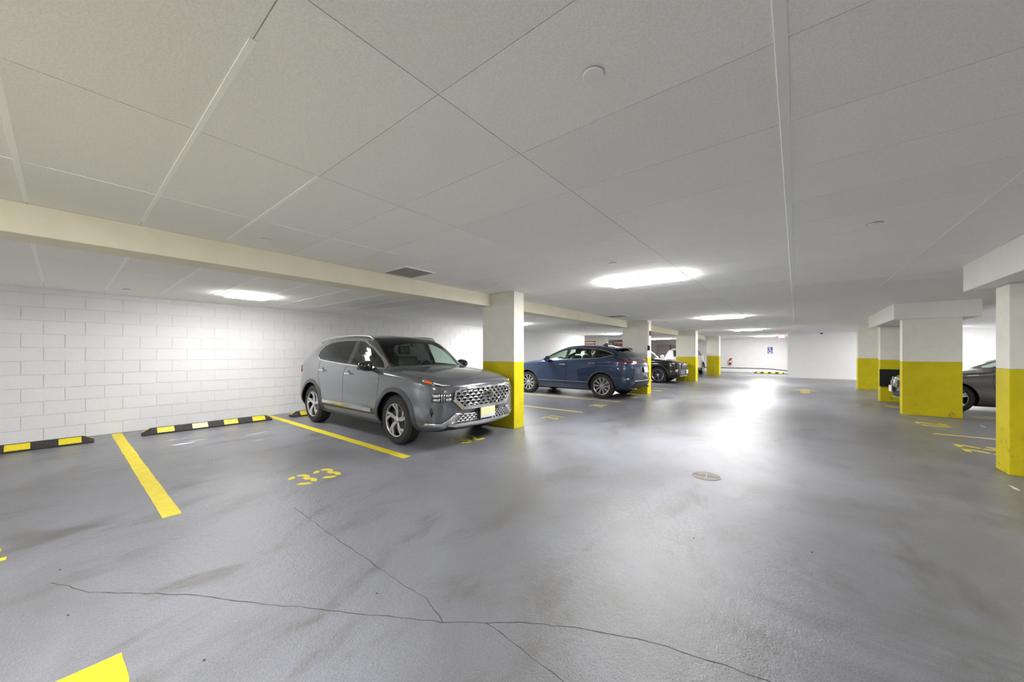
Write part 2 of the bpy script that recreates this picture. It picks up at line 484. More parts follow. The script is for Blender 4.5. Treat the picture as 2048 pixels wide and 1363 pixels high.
# ------------------------------------------------------------------ ceiling fixtures
LENS = {}
EDGE = 1.4       # extra glow given to the lens sides to brighten the ceiling
def lens(rad):
    k = round(rad, 1)
    if k not in LENS: LENS[k] = emit('lit_lens', (1.0, 0.992, 0.975), k)
    return LENS[k]
def lamp(x0, x1, y0, y1, z, watts, label, group):
    cx, cy = (x0 + x1)/2, (y0 + y1)/2
    t = empty('ceiling_light', (cx, cy, z))
    tag(t, label, 'light', group)
    w, d = (x1 - x0)/2, (y1 - y0)/2
    fr = MB()
    b = 0.018
    fr.box(-w, w, -d, -d + b, -0.010, 0.0); fr.box(-w, w, d - b, d, -0.010, 0.0)
    fr.box(-w, -w + b, -d + b, d - b, -0.010, 0.0); fr.box(w - b, w, -d + b, d - b, -0.010, 0.0)
    fr.build('frame', M['metal_white'], t)
    # lens dropped below the flush fixture so its added side glow lifts the ceiling
    LD = 0.040
    rad = watts * LAMP_W / (math.pi * (4 * (w - b) * (d - b)))
    MB().add([(-w + b, -d + b, -0.001), (w - b, -d + b, -0.001), (w - b, d - b, -0.001), (-w + b, d - b, -0.001),
              (-w + b + .01, -d + b + .01, -LD), (w - b - .01, -d + b + .01, -LD), (w - b - .01, d - b - .01, -LD), (-w + b + .01, d - b - .01, -LD)],
             [(7, 6, 5, 4)]).build('diffuser', lens(rad), t)
    dv = MB().add([(-w + b, -d + b, -0.001), (w - b, -d + b, -0.001), (w - b, d - b, -0.001), (-w + b, d - b, -0.001),
              (-w + b + .01, -d + b + .01, -LD), (w - b - .01, -d + b + .01, -LD), (w - b - .01, d - b - .01, -LD), (-w + b + .01, d - b - .01, -LD)],
             [(0, 1, 5, 4), (1, 2, 6, 5), (2, 3, 7, 6), (3, 0, 4, 7)]).build('added_lens_glow', lens(rad * EDGE), t)
    return t
G1, G2 = 'long fixtures over the aisle', 'square fixtures over the bays'
lamp(-2.33, -1.22, 5.08, 5.66, HC, 45, 'nearest long bright ceiling light over the aisle', G1)
lamp(-2.30, -1.19, 12.1, 12.68, HC, 45, 'second long ceiling light along the aisle', G1)
lamp(-2.30, -1.19, 19.25, 19.83, HC, 45, 'third long ceiling light along the aisle', G1)
lamp(-2.1, -1.0, 26.9, 27.5, HC, 45, 'farthest long ceiling light before the exit sign', G1)
lamp(-2.33, -1.22, -1.91, -1.33, HC, 60, 'long ceiling light over the aisle behind the viewer', G1)
lamp(-7.50, -6.95, 1.66, 2.26, HL, 16, 'square bright ceiling light in front of the block wall', G2)
lamp(-7.50, -6.95, 9.0, 9.6, HL, 32, 'square ceiling light above the blue car hood', G2)
lamp(-7.40, -6.80, 16.6, 17.2, HL, 50, 'ceiling light glowing above the blue car roof', G2)
lamp(-7.50, -6.4, 24.0, 24.6, HL, 45, 'small distant ceiling light above the black SUV', G2)
lamp(-7.50, -6.95, -5.6, -5.0, HL, 50, 'square ceiling light over the bays behind the viewer', G2)
lamp(4.6, 5.15, 22.6, 23.2, HC, 46, 'square ceiling light near the far wall of the sedan bays', G2)
lamp(5.5, 6.05, 15.2, 15.8, HC, 38, 'square ceiling light over the bay beyond the sedan', G2)
lamp(4.6, 5.15, 1.7, 2.3, HC, 32, 'unseen square light added over the bay outside the frame', G2)  # added out of view to brighten the floor and ceiling on the right
lamp(4.6, 5.15, 9.0, 9.6, HC, 14, 'square ceiling light over the bay before the sedan', G2)
lamp(-12.6, -11.5, 21.6, 22.2, HL, 50, 'ceiling light above the storage racks', G2)

# ================================================================== floor markings
def floor_part(name, pts, mat, h=0.0015, parent=None):
    return MB().prism(pts, 0.0002, h).build(name, mat, parent)
def ccw(pts):
    a = sum(p[0]*q[1] - q[0]*p[1] for p, q in zip(pts, pts[1:] + pts[:1]))
    return pts if a > 0 else pts[::-1]
def line(x0, x1, y0, y1, mat, label):
    n = max(2, int((x1 - x0) / 0.12))
    top = [(x0 + (x1 - x0)*i/n, y1 + random.uniform(-.003, .003)) for i in range(n + 1)]
    bot = [(x0 + (x1 - x0)*i/n, y0 + random.uniform(-.003, .003)) for i in range(n + 1)]
    o = floor_part('parking_line', ccw(bot + top[::-1]), mat)
    tag(o, label, 'line', 'yellow bay lines', 'thing')
line(-8.86, -4.01, 0.505, 0.622, M['line'], 'broad yellow bay line between the wheel stops on the empty bays')
line(-8.86, -3.91, 2.70, 2.82, M['line'], 'yellow bay line running alongside the grey SUV')
line(-8.7, -3.80, 7.30, 7.41, M['line_worn'], 'faint yellow bay line just beyond the cream column by the SUV')
line(-8.7, -3.80, 9.56, 9.67, M['line_worn'], 'faint yellow bay line beside the blue car')
line(1.79, 6.9, 8.98, 9.09, M['line_worn'], 'yellow bay line ahead of the smudged column')
line(2.85, 6.9, 11.72, 11.81, M['line_worn'], 'yellow bay line next to the sedan, the nearer of two', )
line(2.85, 6.9, 12.0, 12.09, M['line_worn'], 'yellow bay line under the side of the sedan')
line(1.9, 6.9, 16.6, 16.7, M['line_worn'], 'short far yellow bay line beyond the foam-padded column')
line(-8.7, -3.80, 14.3, 14.4, M['line_worn'], 'faint far yellow bay line between the blue car and the black SUV')

# digits as stencil strokes, unit cell 1 wide, 1.9 high
def arcp(cx, cy, rx, ry, a0, a1, n=14):
    return [(cx + rx*math.cos(math.radians(a0 + (a1 - a0)*i/n)), cy + ry*math.sin(math.radians(a0 + (a1 - a0)*i/n))) for i in range(n + 1)]
DIG = {
 '0': [arcp(.5, .95, .37, .80, 82, -82), arcp(.5, .95, .37, .80, 98, 262)],
 '1': [[(.30, 1.55), (.52, 1.78)], [(.55, 1.72), (.55, .12)]],
 '2': [arcp(.5, 1.36, .37, .40, 175, 110), arcp(.5, 1.36, .37, .40, 85, -40), [(.72, 1.0), (.20, .34)], [(.14, .14), (.90, .14)]],
 '3': [arcp(.5, 1.38, .36, .38, 172, 108), arcp(.5, 1.38, .36, .38, 82, -78), arcp(.5, .53, .38, .40, 78, -52), arcp(.5, .53, .38, .40, -82, -168)],
 '4': [[(.62, 1.75), (.14, .70)], [(.12, .62), (.48, .62)], [(.70, 1.75), (.70, .12)], [(.80, .62), (1.0, .62)]],
 '8': [arcp(.5, 1.36, .33, .38, 80, -260), arcp(.5, .52, .37, .40, 80, -260)],
 '9': [arcp(.5, 1.30, .37, .46, 80, -85), arcp(.5, 1.30, .37, .46, 100, 262), [(.86, 1.2), (.80, .6), (.45, .12)]],
}
def stroke(mb, pts, w, place, z0, z1):
    L, R = [], []
    for i, p in enumerate(pts):
        a = pts[max(i - 1, 0)]; b = pts[min(i + 1, len(pts) - 1)]
        dx, dy = b[0] - a[0], b[1] - a[1]; l = math.hypot(dx, dy)
        nx, ny = -dy/l*w/2, dx/l*w/2
        L.append((p[0] + nx, p[1] + ny)); R.append((p[0] - nx, p[1] - ny))
    k = len(pts)
    vs = [(*place(x, y), z1) for x, y in L] + [(*place(x, y), z1) for x, y in R]
    vs += [(x, y, z0) for x, y, _ in vs]
    fs = []
    for i in range(k - 1):
        fs.append((i, i + 1, k + i + 1, k + i))
        fs.append((2*k + i, 2*k + i + 1, i + 1, i)); fs.append((k + i, k + i + 1, 3*k + i + 1, 3*k + i))
    fs.append((0, k, 3*k, 2*k)); fs.append((k - 1, 3*k - 1, 4*k - 1, 2*k - 1))
    mb.add(vs, fs)
def number(txt, x, y, face, mat, label, H=0.38, W=0.20, gap=0.05):
    """face=-1: read from the aisle looking to -X; +1: looking to +X.  (x, y) is the centre"""
    t = empty('bay_number', (x, y, 0))
    tag(t, label, 'number', 'stencilled bay numbers', 'thing')
    tw = len(txt)*W + (len(txt) - 1)*gap
    for i, ch in enumerate(txt):
        mb = MB()
        off = -tw/2 + i*(W + gap)
        for si, pts in enumerate(DIG[ch]):
            def place(px, py):
                a = off + px*W; b = (py/1.9 - 0.5)*H
                return (-b, a) if face < 0 else (b, -a)
            stroke(mb, pts, 0.28, place, 0.0002, 0.0014 + 0.0003*si)
        o = mb.build('digit', mat, t)
    return t
number('34', -4.09, -0.45, -1, M['line'], 'yellow number of which only one stroke shows at the left edge')
number('33', -4.09, 1.71, -1, M['line'], 'yellow stencilled number 33 on the grey floor')
number('32', -4.02, 3.93, -1, M['line'], 'yellow stencilled number in the shadow under the SUV bumper')
number('31', -3.98, 6.40, -1, M['line_worn'], 'faded yellow number beyond the cream column by the SUV')
number('30', -3.98, 8.56, -1, M['line_worn'], 'faded yellow number in the empty bay before the blue car')
number('29', -3.96, 10.95, -1, M['line_worn'], 'faded yellow number behind the blue car tail')
number('28', -3.96, 13.4, -1, M['line_worn'], 'faded yellow number just past the red alarm column') if '8' in DIG else None
number('22', 2.02, 7.92, 1, M['line'], 'yellow number half hidden by the column at the right edge', 0.42, 0.26, 0.06)
number('21', 2.02, 10.15, 1, M['line'], 'yellow number in front of the smudged column', 0.42, 0.24, 0.05)
number('20', 2.0, 13.0, 1, M['line_worn'], 'yellow number below the sedan nose', 0.40, 0.24, 0.05)

# direction arrows
ar = empty('floor_arrow', (-2.17, -0.6, 0)); tag(ar, 'bright yellow painted block in the bottom left corner', 'arrow', None, 'thing')
ed = [(-0.18, -0.9), (-0.18, 0.765)] + [(-0.18 + 0.42*i/8, 0.77 + random.uniform(-.006, .006)) for i in range(1, 8)] + [(0.24, 0.768), (0.24, -0.9)]
floor_part('shaft', ccw(ed), M['line'], 0.0018, ar)
floor_part('arrow_head', ccw([(-0.5, -0.9), (0.56, -0.9), (0.03, -1.7)]), M['line'], 0.0018, ar)
ar = empty('floor_arrow', (0.25, 16.6, 0)); tag(ar, 'small faded yellow arrow far down the aisle', 'arrow', None, 'thing')
floor_part('shaft', ccw([(-0.13, -1.1), (0.13, -1.1), (0.13, 0), (-0.13, 0)]), M['line_worn'], 0.0018, ar)
floor_part('arrow_head', ccw([(-0.42, 0), (0.42, 0), (0, 0.9)]), M['line_worn'], 0.0018, ar)

# cracks
def crack(px, w, name='crack'):
    P = [Vector((*px_floor(u, v), 0)) for u, v in px]
    pts = []
    rnd = random.Random(len(px))
    for a, b in zip(P, P[1:]):
        n = max(2, int((b - a).length / 0.05))
        for i in range(n):
            q = a.lerp(b, i/n)
            pts.append(q + Vector((rnd.uniform(-.006, .006), rnd.uniform(-.006, .006), 0)))
    pts.append(P[-1])
    vs, fs = [], []
    for i, p in enumerate(pts):
        a, b = pts[max(i-1, 0)], pts[min(i+1, len(pts)-1)]
        d = (b - a).normalized(); nrm = Vector((-d.y, d.x, 0)); ww = w * rnd.uniform(.45, 1.2)
        vs += [tuple(p + nrm*ww/2 + Vector((0, 0, .0006))), tuple(p - nrm*ww/2 + Vector((0, 0, .0006)))]
    for i in range(len(pts) - 1): fs.append((2*i, 2*i + 1, 2*i + 3, 2*i + 2))
    obj(name, vs, fs, M['crack'], floor)
crack([(100,1165),(135,1172),(180,1184),(370,1188),(455,1197),(530,1208),(620,1215),(720,1228),(780,1232),(885,1243),(970,1245),(1065,1245),(1150,1255),(1250,1273),(1330,1290),(1400,1315),(1450,1330),(1535,1360),(1600,1390)], 0.0055)
crack([(590,1015),(660,1067),(730,1115),(800,1165),(850,1195),(868,1220),(885,1243)], 0.0045)
crack([(970,1245),(1020,1280),(1060,1310),(1130,1363),(1170,1400)], 0.005)
# whitish scuffs on the coating near the wheel stop
def blob(u, v, a, b, seed):
    x, y = px_floor(u, v); rnd = random.Random(seed)
    pts = []
    for i in range(18):
        an = 2*math.pi*i/18; k = rnd.uniform(.55, 1.15)
        pts.append((x + b*k*math.sin(an), y + a*k*math.cos(an)))
    floor_part('scuff_mark', ccw(pts), M['scuff'], 0.0007, floor)
for i, (u, v, a, b) in enumerate([(366, 887, .13, .05), (392, 880, .14, .018), (345, 879, .07, .02), (505, 868, .11, .015), (523, 864, .10, .012), (517, 880, .08, .015), (368, 876, .03, .015), (2030, 976, .12, .02), (1965, 852, .16, .02)]):
    blob(u, v, a, b, i)
# small bits of grit
for i, (u, v) in enumerate([(1624, 1104), (754, 1186), (136, 1230), (120, 1139), (408, 1320), (1783, 914), (1388, 1076)]):
    x, y = px_floor(u, v)
    put('grit', MB().bbox(x-.005, x+.005, y-.004, y+.004, 0, .004, .002), M['crack'], ['speck of grit beside the brown dirt patch on the aisle floor', 'speck of grit right of the long crack fork', 'speck of grit left of the long crack near its start', 'speck of grit above the start of the long crack', 'speck of grit nearest the bottom edge', 'speck of grit between the smudged column and the drain', 'speck of grit halfway between drain and bottom edge'][i], 'grit', 'specks of grit')

# floor drain
M['metal_drain'] = simple('dull_drain_metal', (0.26, 0.235, 0.225), 0.7)
x, y = -0.765, 4.365
t = empty('floor_drain', (x, y, 0), math.radians(8)); tag(t, 'round slotted metal drain in the middle of the aisle', 'drain')
MB().lathe([(0.142, 0.0), (0.142, 0.004), (0.130, 0.004), (0.130, 0.001)], 'z', 40).build('rim', M['metal_drain'], t)
MB().lathe([(0.130, 0.001), (0.0, 0.001)], 'z', 40).build('well', M['crack'], t)
MB().box(-0.006, 0.006, -0.13, 0.13, 0.001, 0.004).build('crossbar', M['metal_drain'], t)
for i in range(-6, 7):
    if i == 0: continue
    yy = i * 0.0195; hw = math.sqrt(0.13**2 - yy*yy)
    MB().box(-hw, hw, yy - 0.005, yy + 0.005, 0.001, 0.003).build('slat', M['metal_grey'], t)

# ================================================================== wheel stops
def stop(x, y, rz, L, label, n=4, pale=(), mats=None):
    t = empty('wheel_stop', (x, y, 0), rz); tag(t, label, 'wheel stop', 'rubber wheel stops')
    # local: length along y, front slope toward +x
    prof = [(-.095, 0), (.095, 0), (.095, .020), (.022, .105), (-.022, .105), (-.095, .020)]
    mb = MB()
    n_ = len(prof); h = L/2
    rows = [(-h, .45), (-h + .10, 1.0), (h - .10, 1.0), (h, .45)]
    for yy, k in rows:
        for px, pz in prof: mb.v.append((px, yy, pz * (k if pz > .03 else 1)))
    for r in range(3):
        for i in range(n_):
            a, b = r*n_ + i, r*n_ + (i+1) % n_
            mb.f.append((b, a, a + n_, b + n_))
    mb.f.append(tuple(range(n_))); mb.f.append(tuple(range(4*n_ - 1, 3*n_ - 1, -1)))
    mb.build('body', M['rubber'], t)
    sx, sz = .095 - .022, .105 - .020
    ln = math.hypot(sx, sz); nx, nz = sz/ln, sx/ln
    for i in range(n):
        yc = -h + L*(i + 0.62)/(n + 0.12)
        w = 0.105
        a = (.091, .0250); b = (.026, .1005)
        o = .002
        vs = [(a[0] + nx*o, yc - w, a[1] + nz*o), (a[0] + nx*o, yc + w, a[1] + nz*o), (b[0] + nx*o, yc + w, b[1] + nz*o), (b[0] + nx*o, yc - w, b[1] + nz*o)]
        vs += [(p[0] - nx*o*1.2, p[1], p[2] - nz*o*1.2) for p in vs]
        obj('reflective_strip', vs, [(0, 1, 2, 3), (0, 4, 5, 1), (1, 5, 6, 2), (2, 6, 7, 3), (3, 7, 4, 0)], M['reflect_pale'] if i in pale else M['reflect'], t)
    # end strips
    for s in (-1, 1):
        yy0, yy1 = s*(h - .005), s*(h - .095)
        vs = [(-.022, yy0, .051), (.022, yy0, .051), (.020, yy1, .105), (-.020, yy1, .105)]
        vs = [(p[0], p[1] + s*.002, p[2] + .002) for p in vs]
        obj('end_strip', vs, [(0, 1, 2, 3) if s < 0 else (3, 2, 1, 0)], M['reflect'], t)
    return t
stop(-8.33, -0.63, 0, 1.86, 'black rubber wheel stop with yellow strips cut off by the left edge', 4)
stop(-8.33, 1.72, 0, 1.82, 'black rubber wheel stop with one paler strip below the square light', 4, pale=(1,))
stop(-8.33, 3.90, 0, 1.82, 'wheel stop mostly hidden behind the rear wheel of the SUV', 4)
stop(-1.42, 29.6, -math.pi/2, 1.65, 'far yellow and black wheel stop in the recess', 4)

# ================================================================== small fittings
def sprinkler(x, y, z, label, r=0.045):
    t = empty('sprinkler_cover', (x, y, z)); tag(t, label, 'sprinkler', 'round sprinkler covers')
    MB().lathe([(0.0, -0.012), (r*.9, -0.012), (r, -0.009), (r, -0.006)], 'z', 32).build('cover_plate', M['metal_white'], t, smooth=False)
    MB().lathe([(r*.82, -0.006), (r*.82, 0.0)], 'z', 32).build('collar', M['joint'], t)
sprinkler(-0.63, 1.31, HC, 'round white ceiling cover close above the viewer, the largest', 0.042)
sprinkler(-4.05, 1.24, HC, 'sprinkler cover close to the long cream beam', 0.05)
sprinkler(-1.76, 4.20, HC, 'sprinkler cover just before the nearest long light', 0.05)
sprinkler(0.53, 4.31, HC, 'sprinkler cover right of the white ceiling batten', 0.05)
sprinkler(-0.60, 7.32, HC, 'sprinkler cover past the nearest long light', 0.05)
sprinkler(-8.0, 0.62, HL, 'sprinkler cover high near the block wall', 0.05)
sprinkler(-3.75, 4.3, HC, 'sprinkler cover beside the top of the near cream column', 0.05)
def vent(x0, x1, y0, y1, label):
    t = empty('ceiling_vent', ((x0+x1)/2, (y0+y1)/2, HC)); tag(t, label, 'vent', 'ceiling grilles')
    w, d = (x1-x0)/2, (y1-y0)/2; b = .025
    fr = MB().box(-w, w, -d, -d+b, -.012, 0).box(-w, w, d-b, d, -.012, 0).box(-w, -w+b, -d+b, d-b, -.012, 0).box(w-b, w, -d+b, d-b, -.012, 0)
    fr.build('frame', M['metal_white'], t)
    MB().box(-w+b, w-b, -d+b, d-b, -.003, -.001).build('duct', M['crack'], t)
    n = 14
    for i in range(n):
        xx = -w + b + (2*w - 2*b)*(i + .5)/n
        MB().add([(xx - .012, -d+b, -.010), (xx + .006, -d+b, -.003), (xx + .006, d-b, -.003), (xx - .012, d-b, -.010)], [(0, 1, 2, 3)]).build('louvre', M['ventslat'], t)
M['ventslat'] = simple('vent_louvre', (0.36, 0.33, 0.30), 0.6)
vent(-4.40, -3.86, 2.70, 3.18, 'grey-brown ceiling grille against the cream beam before the near column')
vent(-4.40, -3.86, 9.9, 10.4, 'distant ceiling grille against the cream beam above the blue car')

# column fittings: conduit, red alarm, small black device
t = empty('alarm_horn', (-3.819, 12.15, 2.0)); tag(t, 'dark red alarm box on the narrow side of the second column', 'alarm')
MB().bbox(0, .04, -.02, .12, -.07, .09, .01).build('housing', M['maroon'], t)
MB().bbox(.04, .045, .01, .09, -.04, .06, .002).build('grille', M['maroon'], t)
t = empty('conduit_pipe', (-3.806, 12.0, 1.3)); tag(t, 'thin grey conduit running up the second column', 'pipe')
MB().tube([(0, 0, 0.25), (0, 0, 1.1)], 0.013, 8).build('pipe', M['metal_pale'], t)
MB().bbox(-.012, .05, -.045, .045, .14, .30, .006).build('black_switch', M['black'], t)
# fire extinguisher on the recess wall
t = empty('fire_extinguisher', (-3.78, YG - .14, 0.50)); tag(t, 'small red fire extinguisher hanging on the recess wall', 'fire extinguisher')
MB().lathe([(0, 0), (.075, .005), (.082, .03), (.082, .33), (.06, .38), (.028, .41), (.028, .44)], 'z', 20).build('cylinder', M['red'], t, smooth=True)
MB().lathe([(.083, .20), (.0835, .20), (.0835, .31), (.083, .31)], 'z', 20).build('paper_label', M['white_paint'], t)
MB().bbox(-.02, .10, -.015, .015, .44, .50, .006).build('lever_handle', M['black'], t)
MB().tube([(.03, 0, .44), (.11, 0, .42), (.115, 0, .30), (.10, 0, .16)], .011, 8).build('hose', M['black'], t)
MB().box(-.02, .02, .083, .139, .30, .36).build('wall_bracket', M['metal_grey'], t)
# accessible parking sign
t = empty('parking_sign', (-1.41, YG - .012, 1.56)); tag(t, 'blue accessible parking sign on the recess wall', 'sign')
MB().bbox(-.14, .14, 0, .01, -.23, .23, .004).build('sign_plate', M['blue_sign'], t)
def flatstroke(mb, pts, w, y=-.003):
    L, R = [], []
    for i, p in enumerate(pts):
        a = pts[max(i-1, 0)]; b = pts[min(i+1, len(pts)-1)]; dx, dy = b[0]-a[0], b[1]-a[1]; l = math.hypot(dx, dy)
        L.append((p[0] - dy/l*w/2, y, p[1] + dx/l*w/2)); R.append((p[0] + dy/l*w/2, y, p[1] - dx/l*w/2))
    k = len(pts)
    vs = L + R + [(x, 0.0, z) for x, _, z in L + R]
    fs = [(i, k+i, k+i+1, i+1) for i in range(k-1)] + [(i, i+1, 2*k+i+1, 2*k+i) for i in range(k-1)] + [(k+i+1, k+i, 3*k+i, 3*k+i+1) for i in range(k-1)]
    mb.add(vs, fs)
mb = MB()
flatstroke(mb, arcp(-.02, .155, .025, .025, 0, 359, 16), .045)
flatstroke(mb, [(-.015, .11), (-.01, .0), (.055, .0), (.085, -.09)], .035)
flatstroke(mb, [(-.01, .06), (.05, .06)], .028)
flatstroke(mb, arcp(-.01, -.035, .08, .08, 130, 330, 18), .028)
mb.build('wheelchair_symbol', M['white_paint'], t)
mb = MB(); flatstroke(mb, [(-.10, -.17), (.10, -.17)], .035); flatstroke(mb, [(-.06, -.205), (.06, -.205)], .02)
mb.build('text_bar', M['white_paint'], t)
# exit sign
t = empty('exit_sign', (-0.62, 25.0, 2.28)); tag(t, 'glowing red EXIT sign hanging before the far wall', 'sign')
MB().bbox(-.17, .17, 0, .05, -.10, .13, .008).build('housing', M['metal_white'], t)
MB().box(-.155, .155, -.004, 0, -.085, .115).build('sign_face', M['exit_red'], t)
LET = {'E': [[(0, 0), (0, 1)], [(0, .93), (.6, .93)], [(0, .5), (.5, .5)], [(0, .07), (.6, .07)]], 'X': [[(0, 0), (.65, 1)], [(0, 1), (.65, 0)]], 'I': [[(.1, 0), (.1, 1)]], 'T': [[(.3, 0), (.3, 1)], [(0, .93), (.62, .93)]]}
for ch, ox in zip('EXIT', (-.125, -.05, .032, .060)):
    mb = MB()
    for s in LET[ch]: flatstroke(mb, [(ox + px*.095, -.05 + pz*.13) for px, pz in s], .020, -.009)
    mb.build('letter', M['exit_white'], t)
MB().tube([(-.08, .025, .12), (-.08, .025, .165)], .01, 6).tube([(.08, .025, .12), (.08, .025, .165)], .01, 6).build('hanger', M['metal_white'], t)
t = empty('emergency_lamp', (-0.25, YF - .03, 2.28)); tag(t, 'small white emergency lamp head beside the exit sign', 'lamp')
MB().bbox(-.06, .06, -.04, .03, -.05, .05, .012).build('housing', M['metal_white'], t)
# dome camera
t = empty('security_camera', (1.05, YF - .35, HC)); tag(t, 'tiny black dome camera under the ceiling by the far wall', 'camera')
MB().lathe([(0, -.09), (.04, -.08), (.06, -.05), (.065, -.02)], 'z', 20).build('dome', M['black'], t, smooth=True)
MB().lathe([(.075, -.02), (.075, 0)], 'z', 20).build('base_ring', M['metal_white'], t)

# ================================================================== storage beyond the block wall
M['darkred'] = simple('dark_red_board', (0.21, 0.025, 0.02), 0.6)
def rack(x, y, rz, L, label, mats):
    t = empty('storage_rack', (x, y, 0), rz); tag(t, label, 'rack', 'tall storage racks')
    D, H = .55, 2.2
    for sx in (-L/2, L/2):
        for sy in (-D/2, D/2):
            MB().box(sx - .03, sx + .03, sy - .03, sy + .03, 0, H).build('post', M['maroon'], t)
    lv = [.25, .80, 1.30, 1.72, 2.10]
    for z in lv: MB().box(-L/2, L/2, -D/2, D/2, z, z + .05).build('shelf', M['beige'], t)
    rnd = random.Random(int(abs(x*31 + y*17)))
    boxes = []
    for z, zn in zip(lv, lv[1:] + [2.3]):
        xx = -L/2 + .06
        while xx < L/2 - .25:
            w = rnd.uniform(.25, .5); w = min(w, L/2 - .04 - xx)
            h = min(zn - z - .10, rnd.uniform(.18, .40))
            boxes.append((xx, w, z + .051, h)); xx += w + .02
    return t, boxes, D
def fill(rk, label):
    t, boxes, D = rk
    rown = {}
    for i, (xx, w, z, h) in enumerate(boxes):
        if z < 1.2: continue
        b = MB().bbox(-w/2, w/2, -D/2 + .04, D/2 - .04, 0, h, .012, 1)
        o = b.build('storage_box', (M['maroon'], M['brown'], M['darkred'])[i % 3])
        o.matrix_world = Matrix.Translation(t.location) @ Matrix.Rotation(t.rotation_euler.z, 4, 'Z') @ Matrix.Translation((xx + w/2, 0, z))
        lv = 'lower' if z < 1.5 else ('middle' if z < 2.0 else 'top'); rown[lv] = rown.get(lv, 0) + 1
        nm = ('first', 'second', 'third', 'fourth', 'fifth', 'sixth', 'seventh')[rown[lv] - 1]
        tag(o, f'{nm} {("maroon", "brown", "dark red")[i % 3]} box from the wall end on the {lv} shelf, {label}', 'box', 'boxes on the racks')
fill(rack(-11.7, 24.0, 0, 1.9, 'red-framed storage rack seen over the blue car roof', None), 'rack over blue car')
fill(rack(-9.6, 24.6, 0, 1.1, 'narrow storage rack seen past the slim column above the blue car', None), 'narrow rack')
rack(-10.2, 28.6, 0, 1.6, 'storage rack above the hood of the black SUV', None)
def cabinet(x, y, w, d, h, label, mat):
    t = empty('storage_cabinet', (x, y, 0)); tag(t, label, 'cabinet')
    MB().bbox(-w/2, w/2, -d/2, d/2, 0, h, .01, 1).build('body', mat, t)
    for s in (-1, 1):
        dr = MB().bbox(min(s*.01, s*(w/2 - .02)), max(s*.01, s*(w/2 - .02)), -d/2 - .02, -d/2, .06, h - .06, .005, 1).build('door', mat, t)
        MB().box(s*.06 - .01, s*.06 + .01, -d/2 - .04, -d/2 - .02, h*.45, h*.55).build('handle', M['metal_pale'], dr)
M['taupe'] = simple('taupe_metal', (0.34, 0.29, 0.28), 0.5)
cabinet(-8.15, 29.6, .9, .5, 2.05, 'grey-brown upright locker above the black SUV hood', M['taupe'])
cabinet(-7.2, 29.8, .7, .45, 2.0, 'pinkish grey locker beside the column past the black SUV', M['taupe'])

# ================================================================== cars
def paint(name, col, flake=0.0, rough=0.28, metal=0.35):
    t = NT(name)
    n = t.noise(t.coord(), 900, 2, 0.5)
    t.set(Base_Color=t.mix(t.math('MULTIPLY', t.mapr(n, .4, .7), flake), col, tuple(min(1, c*2.2) for c in col)),
          Metallic=metal, Roughness=rough, Coat_Weight=1.0, Coat_Roughness=0.04)
    return t.m
def glass(name, tint, gloss=(0.9, 0.95, 0.95)):
    t = NT(name)
    tr = t.n('ShaderNodeBsdfTransparent'); tr.inputs[0].default_value = (*tint, 1)
    gl = t.n('ShaderNodeBsdfGlossy'); gl.inputs['Color'].default_value = (*gloss, 1); gl.inputs['Roughness'].default_value = 0.06
    lw = t.n('ShaderNodeLayerWeight'); lw.inputs[0].default_value = 0.5
    fac = t.math('MULTIPLY_ADD', t.math('POWER', lw.outputs['Facing'], 4.0), 0.9, 0.035)
    mx = t.n('ShaderNodeMixShader')
    t.put(mx.inputs[0], fac); t.put(mx.inputs[1], tr.outputs[0]); t.put(mx.inputs[2], gl.outputs[0])
    t.t.links.new(mx.outputs[0], t.out.inputs[0])
    return t.m
M['glass'] = glass('clear_car_glass', (0.62, 0.72, 0.66))
M['tint'] = glass('tinted_car_glass', (0.10, 0.105, 0.11))
M['lampglass'] = glass('lamp_cover', (0.92, 0.94, 0.95))
M['tyre'] = simple('tyre_rubber', (0.018, 0.017, 0.016), 0.75, grain=(40, 0.2))
M['well'] = simple('wheel_well_liner', (0.010, 0.010, 0.010), 0.9)
M['chrome'] = simple('satin_chrome', (0.72, 0.72, 0.73), 0.16, metal=1.0)
M['silver'] = simple('silver_trim', (0.60, 0.60, 0.61), 0.30, metal=0.85)
M['alloy'] = simple('machined_alloy', (0.68, 0.68, 0.69), 0.26, metal=0.9)
M['alloy_dark'] = simple('dark_alloy', (0.030, 0.030, 0.033), 0.4, metal=0.5)
M['gloss_black'] = simple('gloss_black_trim', (0.008, 0.008, 0.009), 0.12, coat=1.0)
M['cladding'] = simple('grey_cladding', (0.055, 0.057, 0.060), 0.5)
M['black_clad'] = simple('black_cladding', (0.018, 0.018, 0.019), 0.6)
M['amber'] = simple('amber_reflector', (0.75, 0.13, 0.01), 0.25, coat=1.0)
M['taillight'] = simple('red_tail_lens', (0.24, 0.004, 0.010), 0.10, coat=1.0)
M['cabin'] = simple('dark_cabin_trim', (0.030, 0.030, 0.032), 0.8)
M['headliner'] = simple('grey_headliner', (0.16, 0.16, 0.155), 0.9)
M['seat'] = simple('black_leather', (0.028, 0.027, 0.027), 0.5)
M['seat_light'] = simple('grey_leather', (0.30, 0.31, 0.29), 0.5)
def plate_mat():
    t = NT('blurred_plate_face')
    tc = t.coord('Generated')
    sx = t.n('ShaderNodeSeparateXYZ'); t.put(sx.inputs[0], tc)
    n = t.noise(tc, 2.5, 2, 0.5)
    z = t.math('ADD', sx.outputs[2], t.math('MULTIPLY', t.math('SUBTRACT', n, .5), .25))
    c = t.mix(t.mapr(z, .05, .40), (0.55, 0.62, 0.72), (0.80, 0.78, 0.42))
    c = t.mix(t.mapr(z, .55, 1.0), c, (0.78, 0.76, 0.55))
    t.set(Base_Color=c, Roughness=0.4)
    return t.m
M['plate'] = plate_mat()

